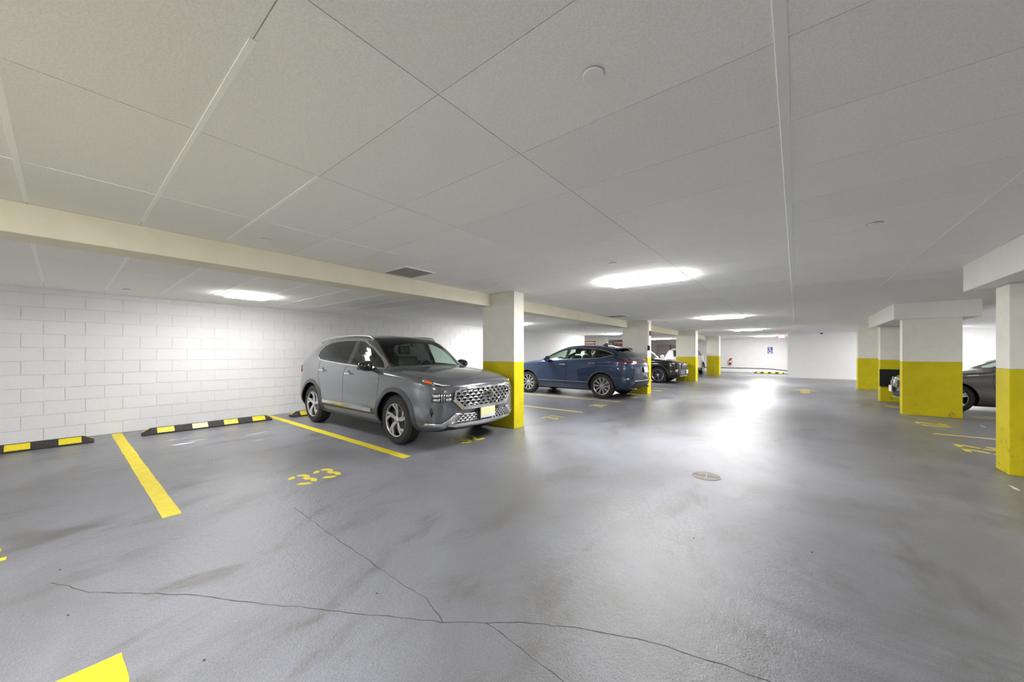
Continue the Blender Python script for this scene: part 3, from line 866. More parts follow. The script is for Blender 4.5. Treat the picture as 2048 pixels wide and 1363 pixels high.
def pchip(tab, s):
    n = len(tab)
    d = np.diff(tab, axis=0)
    m = np.zeros_like(tab)
    a, b = d[:-1], d[1:]
    ok = (a * b) > 0
    m[1:-1] = np.where(ok, 2*a*b / np.where(ok, a + b, 1), 0)
    m[0], m[-1] = d[0], d[-1]
    i = np.clip(np.floor(s).astype(int), 0, n - 2); f = (s - i)[:, None]
    h00 = 2*f**3 - 3*f**2 + 1; h10 = f**3 - 2*f**2 + f; h01 = -2*f**3 + 3*f**2; h11 = f**3 - f**2
    return h00*tab[i] + h10*m[i] + h01*tab[i+1] + h11*m[i+1]

class Shell:
    """lofted car body; rows run from nose to tail, t runs from the belly round to the roof centre"""
    T = 11
    def __init__(s, rows, bulge=0.02):
        s.tab = np.array(rows, float); s.n = len(rows); s.bulge = bulge
        s.lut = {}
    def pts(s, S, T):
        S = np.asarray(S, float); T = np.asarray(T, float)
        p = pchip(s.tab, np.clip(S, 0, s.n - 1))
        x, zb, wb, w, zm, ws, zs, wr, zr, zt, sw = p.T
        z0 = np.zeros_like(x)
        Y = np.stack([z0, .7*wb, wb, w - .010, w, .45*w + .55*ws + .010, ws, .5*ws + .5*wr + s.bulge, wr, .93*wr, .6*wr, z0], 1)
        Z = np.stack([zb, zb, zb + .02, zb + .34*(zm - zb), zm, .40*zm + .60*zs, zs, .5*zs + .5*zr, zr, zr + .24*(zt - zr) + .004, zr + .66*(zt - zr), zt], 1)
        C = np.stack([Y, Z], 2)                                  # n,12,2
        # mirrored ghosts at both ends
        g0 = C[:, 1:2] * [-1, 1]; g1 = C[:, -2:-1] * [-1, 1]
        E = np.concatenate([g0, C, g1], 1)
        h = np.linalg.norm(np.diff(E, axis=1), axis=2) + 1e-6     # n,13
        dl = np.diff(E, axis=1) / h[..., None]
        m = (dl[:, :-1]*h[:, 1:, None] + dl[:, 1:]*h[:, :-1, None]) / (h[:, :-1] + h[:, 1:])[..., None]   # n,12,2
        i = np.clip(np.floor(T).astype(int), 0, 10); f = (T - i)[:, None]; k = np.arange(len(T))
        hh = h[k, i + 1][:, None]
        q = (2*f**3 - 3*f**2 + 1)*C[k, i] + (f**3 - 2*f**2 + f)*hh*m[k, i] + (-2*f**3 + 3*f**2)*C[k, i+1] + (f**3 - f**2)*hh*m[k, i+1]
        y = np.maximum(q[:, 0], 0)
        return np.stack([x - sw*(y/.95)**2, y, q[:, 1]], 1)
    def nrm(s, S, T):
        e = 1e-3
        S = np.asarray(S, float); T = np.asarray(T, float)
        a = s.pts(np.minimum(S + e, s.n - 1), T) - s.pts(np.maximum(S - e, 0), T)
        b = s.pts(S, np.minimum(T + e, 11)) - s.pts(S, np.maximum(T - e, 0))
        n = np.cross(a, b)
        l = np.linalg.norm(n, axis=1, keepdims=True); l[l < 1e-12] = 1
        return n / l
    def inv(s, q, e1, srange, trange):
        """surface parameters of the points whose (p.e1, z) equals q; e1 horizontal 2-vector, or None for nearest in 3-D"""
        q = np.asarray(q, float)
        key = (srange, trange)
        if key not in s.lut:
            gs, gt = np.meshgrid(np.arange(srange[0], srange[1] + 1e-6, .06), np.arange(trange[0], trange[1] + 1e-6, .06), indexing='ij')
            gs = np.clip(gs.ravel(), 0, s.n - 1); gt = np.clip(gt.ravel(), 0, 11)
            s.lut[key] = (gs, gt, s.pts(gs, gt))
        gs, gt, P = s.lut[key]
        pr = (lambda p: p) if e1 is None else (lambda p: np.stack([p[:, 0]*e1[0] + p[:, 1]*e1[1], p[:, 2]], 1))
        Q = pr(P)
        S = np.empty(len(q)); T = np.empty(len(q))
        for j in range(0, len(q), 64):
            d = ((q[j:j+64, None, :] - Q[None])**2).sum(2).argmin(1)
            S[j:j+64] = gs[d]; T[j:j+64] = gt[d]
        e = 1e-3
        for _ in range(6):
            r = q - pr(s.pts(S, T))
            ja = (pr(s.pts(S + e, T)) - pr(s.pts(S - e, T))) / (2*e)
            jb = (pr(s.pts(S, T + e)) - pr(s.pts(S, T - e))) / (2*e)
            aa = (ja*ja).sum(1) + 1e-9; bb = (jb*jb).sum(1) + 1e-9; ab = (ja*jb).sum(1)
            ra = (ja*r).sum(1); rb = (jb*r).sum(1); det = aa*bb - ab*ab
            det = np.where(np.abs(det) < 1e-10, 1e-10, det)
            S = np.clip(S + np.clip((ra*bb - rb*ab)/det, -.3, .3), srange[0], srange[1])
            T = np.clip(T + np.clip((rb*aa - ra*ab)/det, -.3, .3), trange[0], trange[1])
        return np.stack([S, T], 1)

def resample(pts, step, closed=False):
    pts = [tuple(p) for p in pts]
    if closed: pts = pts + [pts[0]]
    out = []
    for a, b in zip(pts, pts[1:]):
        l = math.dist(a, b); n = max(1, int(math.ceil(l/step)))
        for i in range(n): out.append(tuple(a[j] + (b[j] - a[j])*i/n for j in range(len(a))))
    if not closed: out.append(pts[-1])
    return out
def smooth_poly(pts, n=8, closed=False):
    """Catmull-Rom through the points"""
    out = []; m = len(pts)
    rng = range(m if closed else m - 1)
    for i in rng:
        p0 = pts[(i-1) % m] if (closed or i > 0) else pts[i]; p1 = pts[i]
        p2 = pts[(i+1) % m]; p3 = pts[(i+2) % m] if (closed or i + 2 < m) else p2
        for k in range(n):
            f = k/n
            out.append(tuple(.5*(2*p1[j] + (p2[j]-p0[j])*f + (2*p0[j]-5*p1[j]+4*p2[j]-p3[j])*f*f + (-p0[j]+3*p1[j]-3*p2[j]+p3[j])*f**3) for j in range(len(p1))))
    if not closed: out.append(tuple(pts[-1]))
    return out
def inside(poly, P):
    x, y = P[:, 0], P[:, 1]; r = np.zeros(len(P), bool)
    px = np.array(poly); n = len(px)
    for i in range(n):
        x1, y1 = px[i]; x2, y2 = px[(i+1) % n]
        if y1 == y2: continue
        c = ((y1 > y) != (y2 > y)) & (x < (x2 - x1)*(y - y1)/(y2 - y1) + x1)
        r ^= c
    return r

SIDE = ((0.0, 99.0), (2.0, 9.2))
class Car:
    def __init__(s, name, rows, loc, rz, label, body_mat, gs=.15, gt=.22, bulge=.02):
        s.sh = Shell(rows, bulge); s.t = empty(name, loc, rz); tag(s.t, label, 'car')
        s.body = body_mat; s.regions = []; s.cons = []; s.gs, s.gt = gs, gt
        s.sr = (0.0, float(s.sh.n - 1))
    # ---- feature polygons
    def side(s, pts):    # (x, z) -> (s, t)
        return s.sh.inv(np.array(pts), (1.0, 0.0), s.sr, (2.0, 9.3))
    def region(s, name, poly, mat, kind='side', group=None):
        """poly in (s, t)"""
        s.regions.append((name, [tuple(p) for p in poly], mat, kind)); s.cons.append([tuple(p) for p in poly])
    def sregion(s, name, xz, mat, kind='side', step=.05):
        s.region(name, s.side(resample(xz, step, True)), mat, kind)
    def arch(s, xc, zc, R, zlow):
        a0 = math.asin(max(-1, (zlow - zc)/R))
        arc = [(xc + R*math.cos(a), zc + R*math.sin(a)) for a in np.linspace(a0, math.pi - a0, 40)]
        st = s.side(arc)
        s.region('', list(map(tuple, st)) + [(st[-1][0], 0.0), (st[0][0], 0.0)], None, 'cut')
    # ---- panels
    def panels(s, lining=(6.0, 14.0, 7.0)):
        sh = s.sh; k1, k2 = .28, .26
        N = sh.n - 1
        gs = np.linspace(0, N, int(N/s.gs) + 1); gt = np.linspace(0, 11, int(11/s.gt) + 1)
        G = np.array([(a, b) for a in gs for b in gt])
        V, E = [], []
        for pl in s.cons:
            q = resample([(a, b) for a, b in pl], .2, True)
            k = len(V); V += q; E += [(k + i, k + (i+1) % len(q)) for i in range(len(q))]
        if V:
            A = np.array(V)*[k1, k2]; B = G*[k1, k2]
            keep = np.ones(len(G), bool)
            for j in range(0, len(G), 500):
                d = ((B[j:j+500, None] - A[None])**2).sum(2).min(1)
                keep[j:j+500] = d > (0.42*min(s.gs*k1, s.gt*k2))**2
            border = (G[:, 0] == 0) | (G[:, 0] == N) | (G[:, 1] == 0) | (G[:, 1] == 11)
            G = G[keep | border]
        allp = V + [tuple(p) for p in G]
        res = delaunay_2d_cdt([Vector((a*k1, b*k2)) for a, b in allp], E, [], 0, 1e-5)
        P = np.array([(v.x/k1, v.y/k2) for v in res[0]]); F = np.array([f[:3] for f in res[2]])
        cen = P[F].mean(1)
        own = np.full(len(F), -1)
        for i, (nm, poly, mat, kind) in enumerate(s.regions):
            m = inside(poly, cen) & (own < 0); own[m] = i
        S3 = sh.pts(P[:, 0], P[:, 1]); N3 = sh.nrm(P[:, 0], P[:, 1])
        # orientation
        fn = np.cross(S3[F[:, 1]] - S3[F[:, 0]], S3[F[:, 2]] - S3[F[:, 0]])
        flip = (fn*N3[F].mean(1)).sum(1) < 0
        F[flip] = F[flip][:, [0, 2, 1]]
        def emit_part(name, sel, mat, kind, off=0.0):
            fs = F[sel]
            if not len(fs): return
            used, idx = np.unique(fs, return_inverse=True); idx = idx.reshape(-1, 3)
            p = S3[used] + N3[used]*off; n = N3[used]
            R = (p, n, idx); L = (p*[1, -1, 1], n*[1, -1, 1], idx[:, [0, 2, 1]])
            if kind == 'mid':
                sets = [(np.vstack([R[0], L[0]]), np.vstack([R[1], L[1]]), np.vstack([R[2], L[2] + len(p)]))]
            else: sets = [R, L]
            for (pp, nn, ff) in sets:
                o = obj(name, pp.tolist(), ff.tolist(), mat, s.t, True)
                o.data.normals_split_custom_set_from_vertices([tuple(v) for v in nn])
        for i, (nm, poly, mat, kind) in enumerate(s.regions):
            if kind == 'cut': continue
            emit_part(nm, own == i, mat, kind)
        emit_part('body_shell', own == -1, s.body, 'mid')
        # inner lining of roof and pillars
        names = [r[0] for r in s.regions]
        isg = np.array([('window' in (names[o] if o >= 0 else '')) or ('windshield' in (names[o] if o >= 0 else '')) or (o >= 0 and s.regions[o][3] == 'cut') for o in own])
        sel = (~isg) & (cen[:, 0] > lining[0]) & (cen[:, 0] < lining[1]) & (cen[:, 1] > lining[2])
        emit_part('cabin_lining', sel, M['headliner'], 'mid', -.03)
        # flat end caps
        for row, nm in ((0, 'nose_cap'), (N, 'tail_cap')):
            tt = np.linspace(0, 11, 24); p = sh.pts(np.full(24, float(row)), tt)
            vs = [tuple(v) for v in p] + [(v[0], -v[1], v[2]) for v in p[-2:0:-1]]
            obj(nm, vs, [tuple(range(len(vs)))], s.body, s.t)
    # ---- applied pieces
    def lift(s, st, off, sign=1):
        st = np.asarray(st); p = s.sh.pts(st[:, 0], st[:, 1]) + s.sh.nrm(st[:, 0], st[:, 1])*np.asarray(off).reshape(-1, 1)
        return p*[1, sign, 1]
    def strip(s, name, inner, outer, h, mat, sides=(1, -1), closed=False, parent=None, h0=None):
        """ribbon between two (s,t) polylines, raised by h"""
        out = []
        for sg in sides:
            n = len(inner)
            h0_ = h if h0 is None else h0
            a = s.lift(inner, np.full(n, h0_), sg); b = s.lift(outer, np.full(n, h), sg)
            c = s.lift(inner, np.full(n, -.004), sg); d = s.lift(outer, np.full(n, -.004), sg)
            vs = np.vstack([a, b, c, d]).tolist(); fs = []
            m = n if closed else n - 1
            for i in range(m):
                j = (i + 1) % n
                fs += [(i, j, n + j, n + i), (2*n + i, 2*n + j, j, i), (n + i, n + j, 3*n + j, 3*n + i)]
            if not closed: fs += [(0, n, 3*n, 2*n), (n-1, 3*n-1, 4*n-1, 2*n-1)]
            if sg > 0: fs = [f[::-1] for f in fs]
            o = obj(name, vs, fs, mat, parent or s.t)
            bm = bmesh.new(); bm.from_mesh(o.data); bmesh.ops.recalc_face_normals(bm, faces=bm.faces); bm.to_mesh(o.data); bm.free()
            out.append(o)
        return out
    def line_strip(s, name, xz, w, h, mat, sides=(1, -1), closed=False, step=.06, parent=None, e1=(1., 0.), sr=None, tr=(2.0, 9.3)):
        """ribbon of width w along a polyline of side-view points"""
        q = resample(xz, step, closed); n = len(q); A, B = [], []
        for i, p in enumerate(q):
            a = q[(i-1) % n] if (closed or i > 0) else p; b = q[(i+1) % n] if (closed or i < n - 1) else p
            dx, dz = b[0] - a[0], b[1] - a[1]; l = math.hypot(dx, dz) or 1
            A.append((p[0] - dz/l*w/2, p[1] + dx/l*w/2)); B.append((p[0] + dz/l*w/2, p[1] - dx/l*w/2))
        sr = sr or s.sr
        return s.strip(name, s.sh.inv(np.array(A), e1, sr, tr), s.sh.inv(np.array(B), e1, sr, tr), h, mat, sides, closed, parent)
    def patch(s, name, poly, h, mat, e1=(0., 1.), sr=None, tr=(1.5, 10.5), sides=(1, -1), step=.05, parent=None, thick=.012, mid=False, smooth=True):
        """solid skin piece whose outline is given in (p.e1, z)"""
        sr = sr or (0.0, 4.5)
        q = resample(poly, step, True); n = len(q)
        arr = np.array(q); lo, hi = arr.min(0), arr.max(0)
        gx, gz = np.meshgrid(np.arange(lo[0] + step/2, hi[0], step), np.arange(lo[1] + step/2, hi[1], step))
        g = np.stack([gx.ravel(), gz.ravel()], 1); g = g[inside(q, g)] if len(g) else g
        if len(g):
            d = ((g[:, None] - arr[None])**2).sum(2).min(1); g = g[d > (step*.4)**2]
        allp = q + [tuple(p) for p in g]
        res = delaunay_2d_cdt([Vector(p) for p in allp], [(i, (i+1) % n) for i in range(n)], [], 1, 1e-6)
        P = np.array([tuple(v) for v in res[0]]); F = [tuple(f) for f in res[2]]
        bd = {}
        for f in F:
            for a, b in zip(f, f[1:] + f[:1]): bd[(a, b)] = True
        edge = [(a, b) for (a, b) in bd if (b, a) not in bd]
        out = []
        for sg in sides:
            Q = P.copy()
            if mid: Q = np.stack([np.abs(P[:, 0]), P[:, 1]], 1)
            st = s.sh.inv(Q, e1, sr, tr)
            top = s.lift(st, np.full(len(P), h), 1); bot = s.lift(st, np.full(len(P), h - thick), 1)
            sgn = np.sign(P[:, 0]) if mid else np.full(len(P), sg)
            sgn = np.where(sgn == 0, 1, sgn)
            top = top.copy(); bot = bot.copy(); top[:, 1] *= sgn; bot[:, 1] *= sgn
            if mid: top, bot = s.field(P, h, sr), s.field(P, h - thick, sr)
            k = len(P)
            fs = list(F) + [(a, a + k, b + k, b) for a, b in edge]
            o = obj(name, np.vstack([top, bot]).tolist(), fs, mat, parent or s.t)
            bm = bmesh.new(); bm.from_mesh(o.data); bmesh.ops.recalc_face_normals(bm, faces=bm.faces)
            cx = sum((f.normal.x for f in bm.faces if len(f.verts) == 3), 0.0)
            bm.to_mesh(o.data); bm.free()
            if smooth:
                me = o.data; nn = len(F)
                me.polygons.foreach_set('use_smooth', [len(p.vertices) == 3 for p in me.polygons])
            out.append(o)
            if mid: break
        return out
    def field(s, yz, h, sr=(0.0, 3.6), rear=False):
        """nose (or tail) surface as a height field over (|y|, z)"""
        key = ('f', sr)
        if key not in s.sh.lut:
            gs, gt = np.meshgrid(np.arange(sr[0], sr[1] + 1e-6, .05), np.arange(0.6, 11.0001, .05), indexing='ij')
            gs = np.clip(gs.ravel(), .02, s.sh.n - 1.02); gt = gt.ravel()
            P = s.sh.pts(gs, gt); N = s.sh.nrm(gs, gt)
            ok = np.abs(N[:, 0]) > .12
            s.sh.lut[key] = (P[ok], N[ok])
        P, N = s.sh.lut[key]
        a = np.array(yz, float); q = np.stack([np.abs(a[:, 0]), a[:, 1]], 1); out = np.empty((len(a), 3))
        for j in range(0, len(q), 64):
            d = ((q[j:j+64, None] - P[None, :, 1:])**2).sum(2)
            k = np.argpartition(d, 8, axis=1)[:, :8]
            w = 1/(np.take_along_axis(d, k, 1) + 1e-6); w /= w.sum(1, keepdims=True)
            x = (P[k, 0]*w).sum(1); n = (N[k]*w[..., None]).sum(1); n /= np.linalg.norm(n, axis=1, keepdims=True)
            out[j:j+64] = np.stack([x, q[j:j+64, 0], q[j:j+64, 1]], 1) + n*h
        out[:, 1] = np.maximum(out[:, 1], 0)*np.where(a[:, 0] < 0, -1, 1)
        return out
    # ---- wheels
    def wheel(s, x, ysign, yout, R, rim, design, width=.235, steer=0.0):
        """yout: distance of the outer tyre face from the car's middle"""
        w = obj('wheel', *(lambda b: (b.v, b.f))(MB().lathe([(0.02, -.05), (rim*.55, -.045), (rim*.90, -.075), (rim*.97, -.10), (rim*.97, -width + .03), (0.02, -width + .05)], 'y', 40)), M['alloy_dark'], s.t)
        w.location = (x, ysign*yout, R); w.rotation_euler = (0, 0, (0 if ysign > 0 else math.pi) + steer)
        hw = width
        prof = [(rim*.985, -.012), (rim*1.02, -.002), (rim + (R-rim)*.35, .004), (rim + (R-rim)*.70, 0.0), (R - .022, -.012), (R - .006, -.030)]
        tread = []
        for i in range(5):
            a = -.034 - (hw - .068)*(i + .0)/5; b = -.034 - (hw - .068)*(i + .80)/5
            tread += [(R, a), (R, b), (R - .006, b - .002), (R - .006, -.034 - (hw - .068)*(i + 1)/5 + .002)]
        prof += tread + [(R - .006, -hw + .030), (R - .022, -hw + .012), (rim*1.02, -hw + .002), (rim*.97, -hw + .012)]
        MB().lathe(prof, 'y', 56).build('tyre', M['tyre'], w, angle=35)
        MB().lathe([(rim*1.0, -.008), (rim*.985, .0), (rim*.94, -.006), (rim*.925, -.03)], 'y', 48).build('rim_lip', M['alloy'], w, angle=50)
        def spoke(a0, r0, w0, a1, r1, w1, y0, y1, th=.03, mat=M['alloy'], name='spoke'):
            vs = []
            for a, r, ww, y in ((a0, r0, w0, y0), (a1, r1, w1, y1)):
                c, sn = math.cos(a), math.sin(a)
                for e in (-1, 1):
                    vs.append((r*c - e*ww/2*sn, y, r*sn + e*ww/2*c))
            vs += [(p[0], p[1] - th, p[2]) for p in vs]
            fs = [(0, 1, 3, 2), (0, 2, 6, 4), (1, 5, 7, 3), (2, 3, 7, 6), (0, 4, 5, 1)]
            o = obj(name, vs, fs, mat, w)
            bm = bmesh.new(); bm.from_mesh(o.data); bmesh.ops.recalc_face_normals(bm, faces=bm.faces); bm.to_mesh(o.data); bm.free()
        for kind, k in design.items():
            if kind == 'twin':
                for i in range(k):
                    a = 2*math.pi*i/k + .35
                    spoke(a - .10, rim*.20, .030, a - .02, rim*.62, .034, -.030, -.018); spoke(a - .02, rim*.60, .034, a - .36, rim*.945, .060, -.018, -.010)
                    spoke(a + .22, rim*.20, .026, a + .24, rim*.55, .028, -.030, -.022); spoke(a + .24, rim*.53, .030, a + .02, rim*.945, .050, -.022, -.012)
            elif kind == 'multi':
                for i in range(k):
                    a = 2*math.pi*i/k
                    spoke(a - .035, rim*.18, .016, a - .055, rim*.95, .022, -.028, -.012, .025); spoke(a + .09, rim*.18, .016, a + .12, rim*.95, .022, -.028, -.012, .025)
            elif kind == 'five':
                for i in range(k):
                    a = 2*math.pi*i/k + .2
                    spoke(a - .05, rim*.15, .05, a - .10, rim*.95, .045, -.028, -.012); spoke(a + .10, rim*.15, .04, a + .14, rim*.95, .035, -.028, -.012)
            elif kind == 'dark':
                for i in range(k):
                    a = 2*math.pi*i/k + .1
                    spoke(a, rim*.15, .05, a, rim*.95, .07, -.028, -.012, mat=M['spoke_dark'])
        MB().lathe([(0.0, -.016), (.028, -.017), (.034, -.024), (.055, -.026), (.058, -.05)], 'y', 24).build('hub_cap', M['alloy'], w, angle=40)
        return w
    def wells(s, xs, R, w, zc):
        for x in xs:
            for sg in (1, -1):
                an = np.linspace(math.radians(-18), math.radians(198), 34)
                m = MB(); k = len(an)
                m.v = [(x + R*math.cos(a), y*sg, zc + R*math.sin(a)) for y in (.45, w) for a in an] + [(x, .45*sg, zc)]
                m.f = [(i, i + 1, k + i + 1, k + i) for i in range(k - 1)] + [(2*k, i + 1, i) for i in range(k - 1)]
                m.build('wheel_well', M['well'], s.t)
    def underbody(s, x0, x1, w, z):
        MB().box(x0, x1, -w, w, z, z + .10).build('underbody', M['well'], s.t)
    # ---- cabin
    def cabin(s, xf, xr, zf, w, belt, seat_mat, rows=(0.1, -.75), seat_w=.50):
        MB().bbox(xr, xf, -w, w, zf, zf + .04, .01, 1).build('cabin_floor', M['cabin'], s.t)
        for sg in (-1, 1):
            MB().bbox(xr, xf, min(sg*w, sg*(w - .04)), max(sg*w, sg*(w - .04)), zf, belt - .06, .015, 1).build('door_card', M['cabin'], s.t)
        MB().bbox(xf - .50, xf - .05, -w + .02, w - .02, belt - .28, belt - .045, .05, 3).build('dashboard', M['cabin'], s.t)
        for r, x in enumerate(rows):
            ys = (-.37, .37) if r == 0 else (-.40, 0.0, .40)
            for y in ys:
                sw = seat_w/2 if r == 0 else .19
                st = MB().bbox(x - .10, x + .45, y - sw, y + sw, zf + .18, zf + .36, .05, 3).build('seat', seat_mat, s.t)
                b = MB()
                b.bbox(-.07, .07, -sw, sw, 0, .58, .06, 3)
                ob = b.build('backrest', seat_mat, st); ob.location = (x - .08, y, zf + .30); ob.rotation_euler = (0, math.radians(-16), 0)
                ob2 = MB().bbox(-.05, .05, -.13, .13, 0, .17, .05, 3).build('headrest', seat_mat, st); ob2.location = (x - .27, y, zf + .90); ob2.rotation_euler = (0, math.radians(-10), 0)
        c = Vector((xf - .58, .37, belt - .10))
        ring = [(c.x + .07*math.sin(a)*.5 - .0, c.y + .18*math.cos(a), c.z + .18*math.sin(a)) for a in np.linspace(0, 2*math.pi, 25)[:-1]]
        MB().tube(ring, .014, 8, True).build('steering_wheel', M['cabin'], s.t)
    def mirror(s, x, y, z, mat, L=.20, Hh=.15, sides=(1, -1)):
        for sg in sides:
            bm = bmesh.new(); bmesh.ops.create_uvsphere(bm, u_segments=24, v_segments=16, radius=1)
            for v in bm.verts:
                p = v.co.copy()
                f = (abs(p.y)**3.2 + abs(p.z)**3.2)**(1/3.2); r = math.hypot(p.y, p.z)
                kk = r/f if f > 1e-6 else 1
                px = (abs(p.x)**.8)*(.085 if p.x > 0 else -.045)
                v.co = Vector((px, p.y*kk*L*.5, p.z*kk*Hh*.5*(1 - .22*p.y*sg)))
            m = MB().bm(bm).build('side_mirror', mat, s.t, True); m.location = (x, sg*(y + L*.5 + .015), z)
            MB().add([(-.052, -L*.42, -Hh*.38), (-.052, L*.42, -Hh*.38), (-.052, L*.42, Hh*.38), (-.052, -L*.42, Hh*.38)], [(0, 1, 2, 3)]).build('mirror_glass', M['chrome'], m)
            MB().tube([(0.0, -sg*.02, -.03), (.02, -sg*.09, -.06), (.04, -sg*.17, -.055)], [.022, .024, .03], 8).build('mirror_arm', M['gloss_black'], m)
    def handle(s, x, z, mat, L=.20):
        st = s.side([(x, z)])
        for sg in (1, -1):
            p = s.lift(st, [.0], sg)[0]
            h = MB().bbox(-L/2, L/2, -.010, .010, -.014, .014, .008, 3).build('door_handle', mat, s.t); h.location = (p[0], p[1] + sg*.032, p[2])
            for e in (-1, 1):
                MB().box(e*L*.40 - .012, e*L*.40 + .012, -.03 if sg > 0 else .006, -.006 if sg > 0 else .03, -.009, .009).build('handle_foot', mat, h)
            MB().lathe([(0.001, 0), (.05, 0.001), (.055, 0.004)], 'y', 20).build('handle_cup', M['cladding'], h).location = (0, -sg*.031, 0)
M['spoke_dark'] = simple('dark_grey_spoke', (0.07, 0.07, 0.075), 0.35, metal=0.7)

def front_mid(car, yz, h, sr=(0.0, 3.6), tr=(1.0, 10.5)):
    """lift (y, z) points of the front onto the nose, both halves"""
    return car.field(yz, h, sr)
def ring_front(car, name, yz, w, h, mat, parent=None, step=.05, closed=True, drop=.02, sr=(0.0, 3.6)):
    q = resample(yz, step, closed); n = len(q); A, B = [], []
    for i, p in enumerate(q):
        a = q[(i-1) % n] if (closed or i > 0) else p; b = q[(i+1) % n] if (closed or i < n-1) else p
        dx, dz = b[0]-a[0], b[1]-a[1]; l = math.hypot(dx, dz) or 1
        A.append((p[0]-dz/l*w/2, p[1]+dx/l*w/2)); B.append((p[0]+dz/l*w/2, p[1]-dx/l*w/2))
    a, b = front_mid(car, A, h, sr), front_mid(car, B, h, sr); c, d = front_mid(car, A, h - drop, sr), front_mid(car, B, h - drop, sr)
    fs = []
    for i in range(n if closed else n-1):
        j = (i+1) % n
        fs += [(i, j, n+j, n+i), (2*n+i, 2*n+j, j, i), (n+i, n+j, 3*n+j, 3*n+i)]
    o = obj(name, np.vstack([a, b, c, d]).tolist(), fs, mat, parent or car.t)
    bm = bmesh.new(); bm.from_mesh(o.data); bmesh.ops.recalc_face_normals(bm, faces=bm.faces); bm.to_mesh(o.data); bm.free()
    return o
def lattice(car, name, poly, cw, chh, h1, h0, k, mat, parent, sr=(0.0, 3.6)):
    """honeycomb of chamfered cells clipped to cells whose centre lies in the outline"""
    arr = np.array(poly); lo, hi = arr.min(0), arr.max(0)
    cs = []; r = 0; z = hi[1] - chh*.45
    while z > lo[1]:
        y = lo[0] + (cw/2 if r % 2 else 0.0)
        while y < hi[0] + cw/2:
            cs.append((y, z)); y += cw
        z -= chh*.80; r += 1
    cs = [c for c, m in zip(cs, inside(poly, np.array(cs))) if m]
    hexa = [(-.5, 0), (-.27, .5), (.27, .5), (.5, 0), (.27, -.5), (-.27, -.5)]
    O = [(c[0] + x*cw, c[1] + z*chh) for c in cs for x, z in hexa]
    I = [(c[0] + x*cw*k, c[1] + z*chh*k) for c in cs for x, z in hexa]
    a, b, d = front_mid(car, O, h1, sr), front_mid(car, I, h1 + .004, sr), front_mid(car, I, h0, sr)
    m = len(O); fs = []
    for c in range(len(cs)):
        for i in range(6):
            p, q = c*6 + i, c*6 + (i+1) % 6
            fs += [(p, q, m + q, m + p), (m + p, m + q, 2*m + q, 2*m + p)]
    o = obj(name, np.vstack([a, b, d]).tolist(), fs, mat, parent); o['kind'] = 'stuff'
    bm = bmesh.new(); bm.from_mesh(o.data); bmesh.ops.recalc_face_normals(bm, faces=bm.faces); bm.to_mesh(o.data); bm.free()
    return o

def suv_rows(h=0.0):
    R = [(2.352,.612,.012,.02,.620,.018,.626,.012,.629,.630,.16), (2.335,.36,.58,.70,.62,.68,.80,.58,.85,.865,.17),
     (2.29,.29,.68,.81,.62,.78,.865,.66,.91,.93,.18), (2.18,.245,.75,.875,.62,.84,.925,.71,.965,.985,.18),
     (1.95,.225,.80,.92,.64,.89,.98,.75,1.015,1.035,.16), (1.45,.21,.82,.94,.66,.91,1.03,.775,1.07,1.095,.12),
     (1.12,.21,.82,.94,.66,.91,1.055,.775,1.10,1.125,.10), (.98,.21,.82,.94,.67,.91,1.07,.765,1.165,1.20,.09),
     (.74,.21,.82,.94,.68,.91,1.085,.725,1.355,1.395,.08), (.48,.21,.82,.94,.68,.91,1.105,.69,1.525,1.575,.06),
     (.25,.21,.82,.94,.68,.91,1.12,.67,1.585,1.645,.04), (-.40,.21,.82,.94,.69,.91,1.155,.65,1.615,1.69,.02),
     (-1.10,.21,.82,.94,.70,.905,1.20,.64,1.60,1.675,0), (-1.62,.22,.82,.935,.70,.885,1.235,.61,1.545,1.625,-.03),
     (-1.86,.235,.81,.925,.70,.865,1.22,.60,1.455,1.535,-.06), (-2.05,.26,.80,.905,.69,.85,1.13,.65,1.22,1.27,-.10),
     (-2.17,.30,.76,.87,.68,.82,1.0,.66,1.05,1.08,-.14), (-2.25,.36,.70,.80,.66,.76,.86,.62,.90,.92,-.16),
     (-2.282,.632,.012,.02,.64,.018,.646,.012,.649,.650,-.16)]
    return R

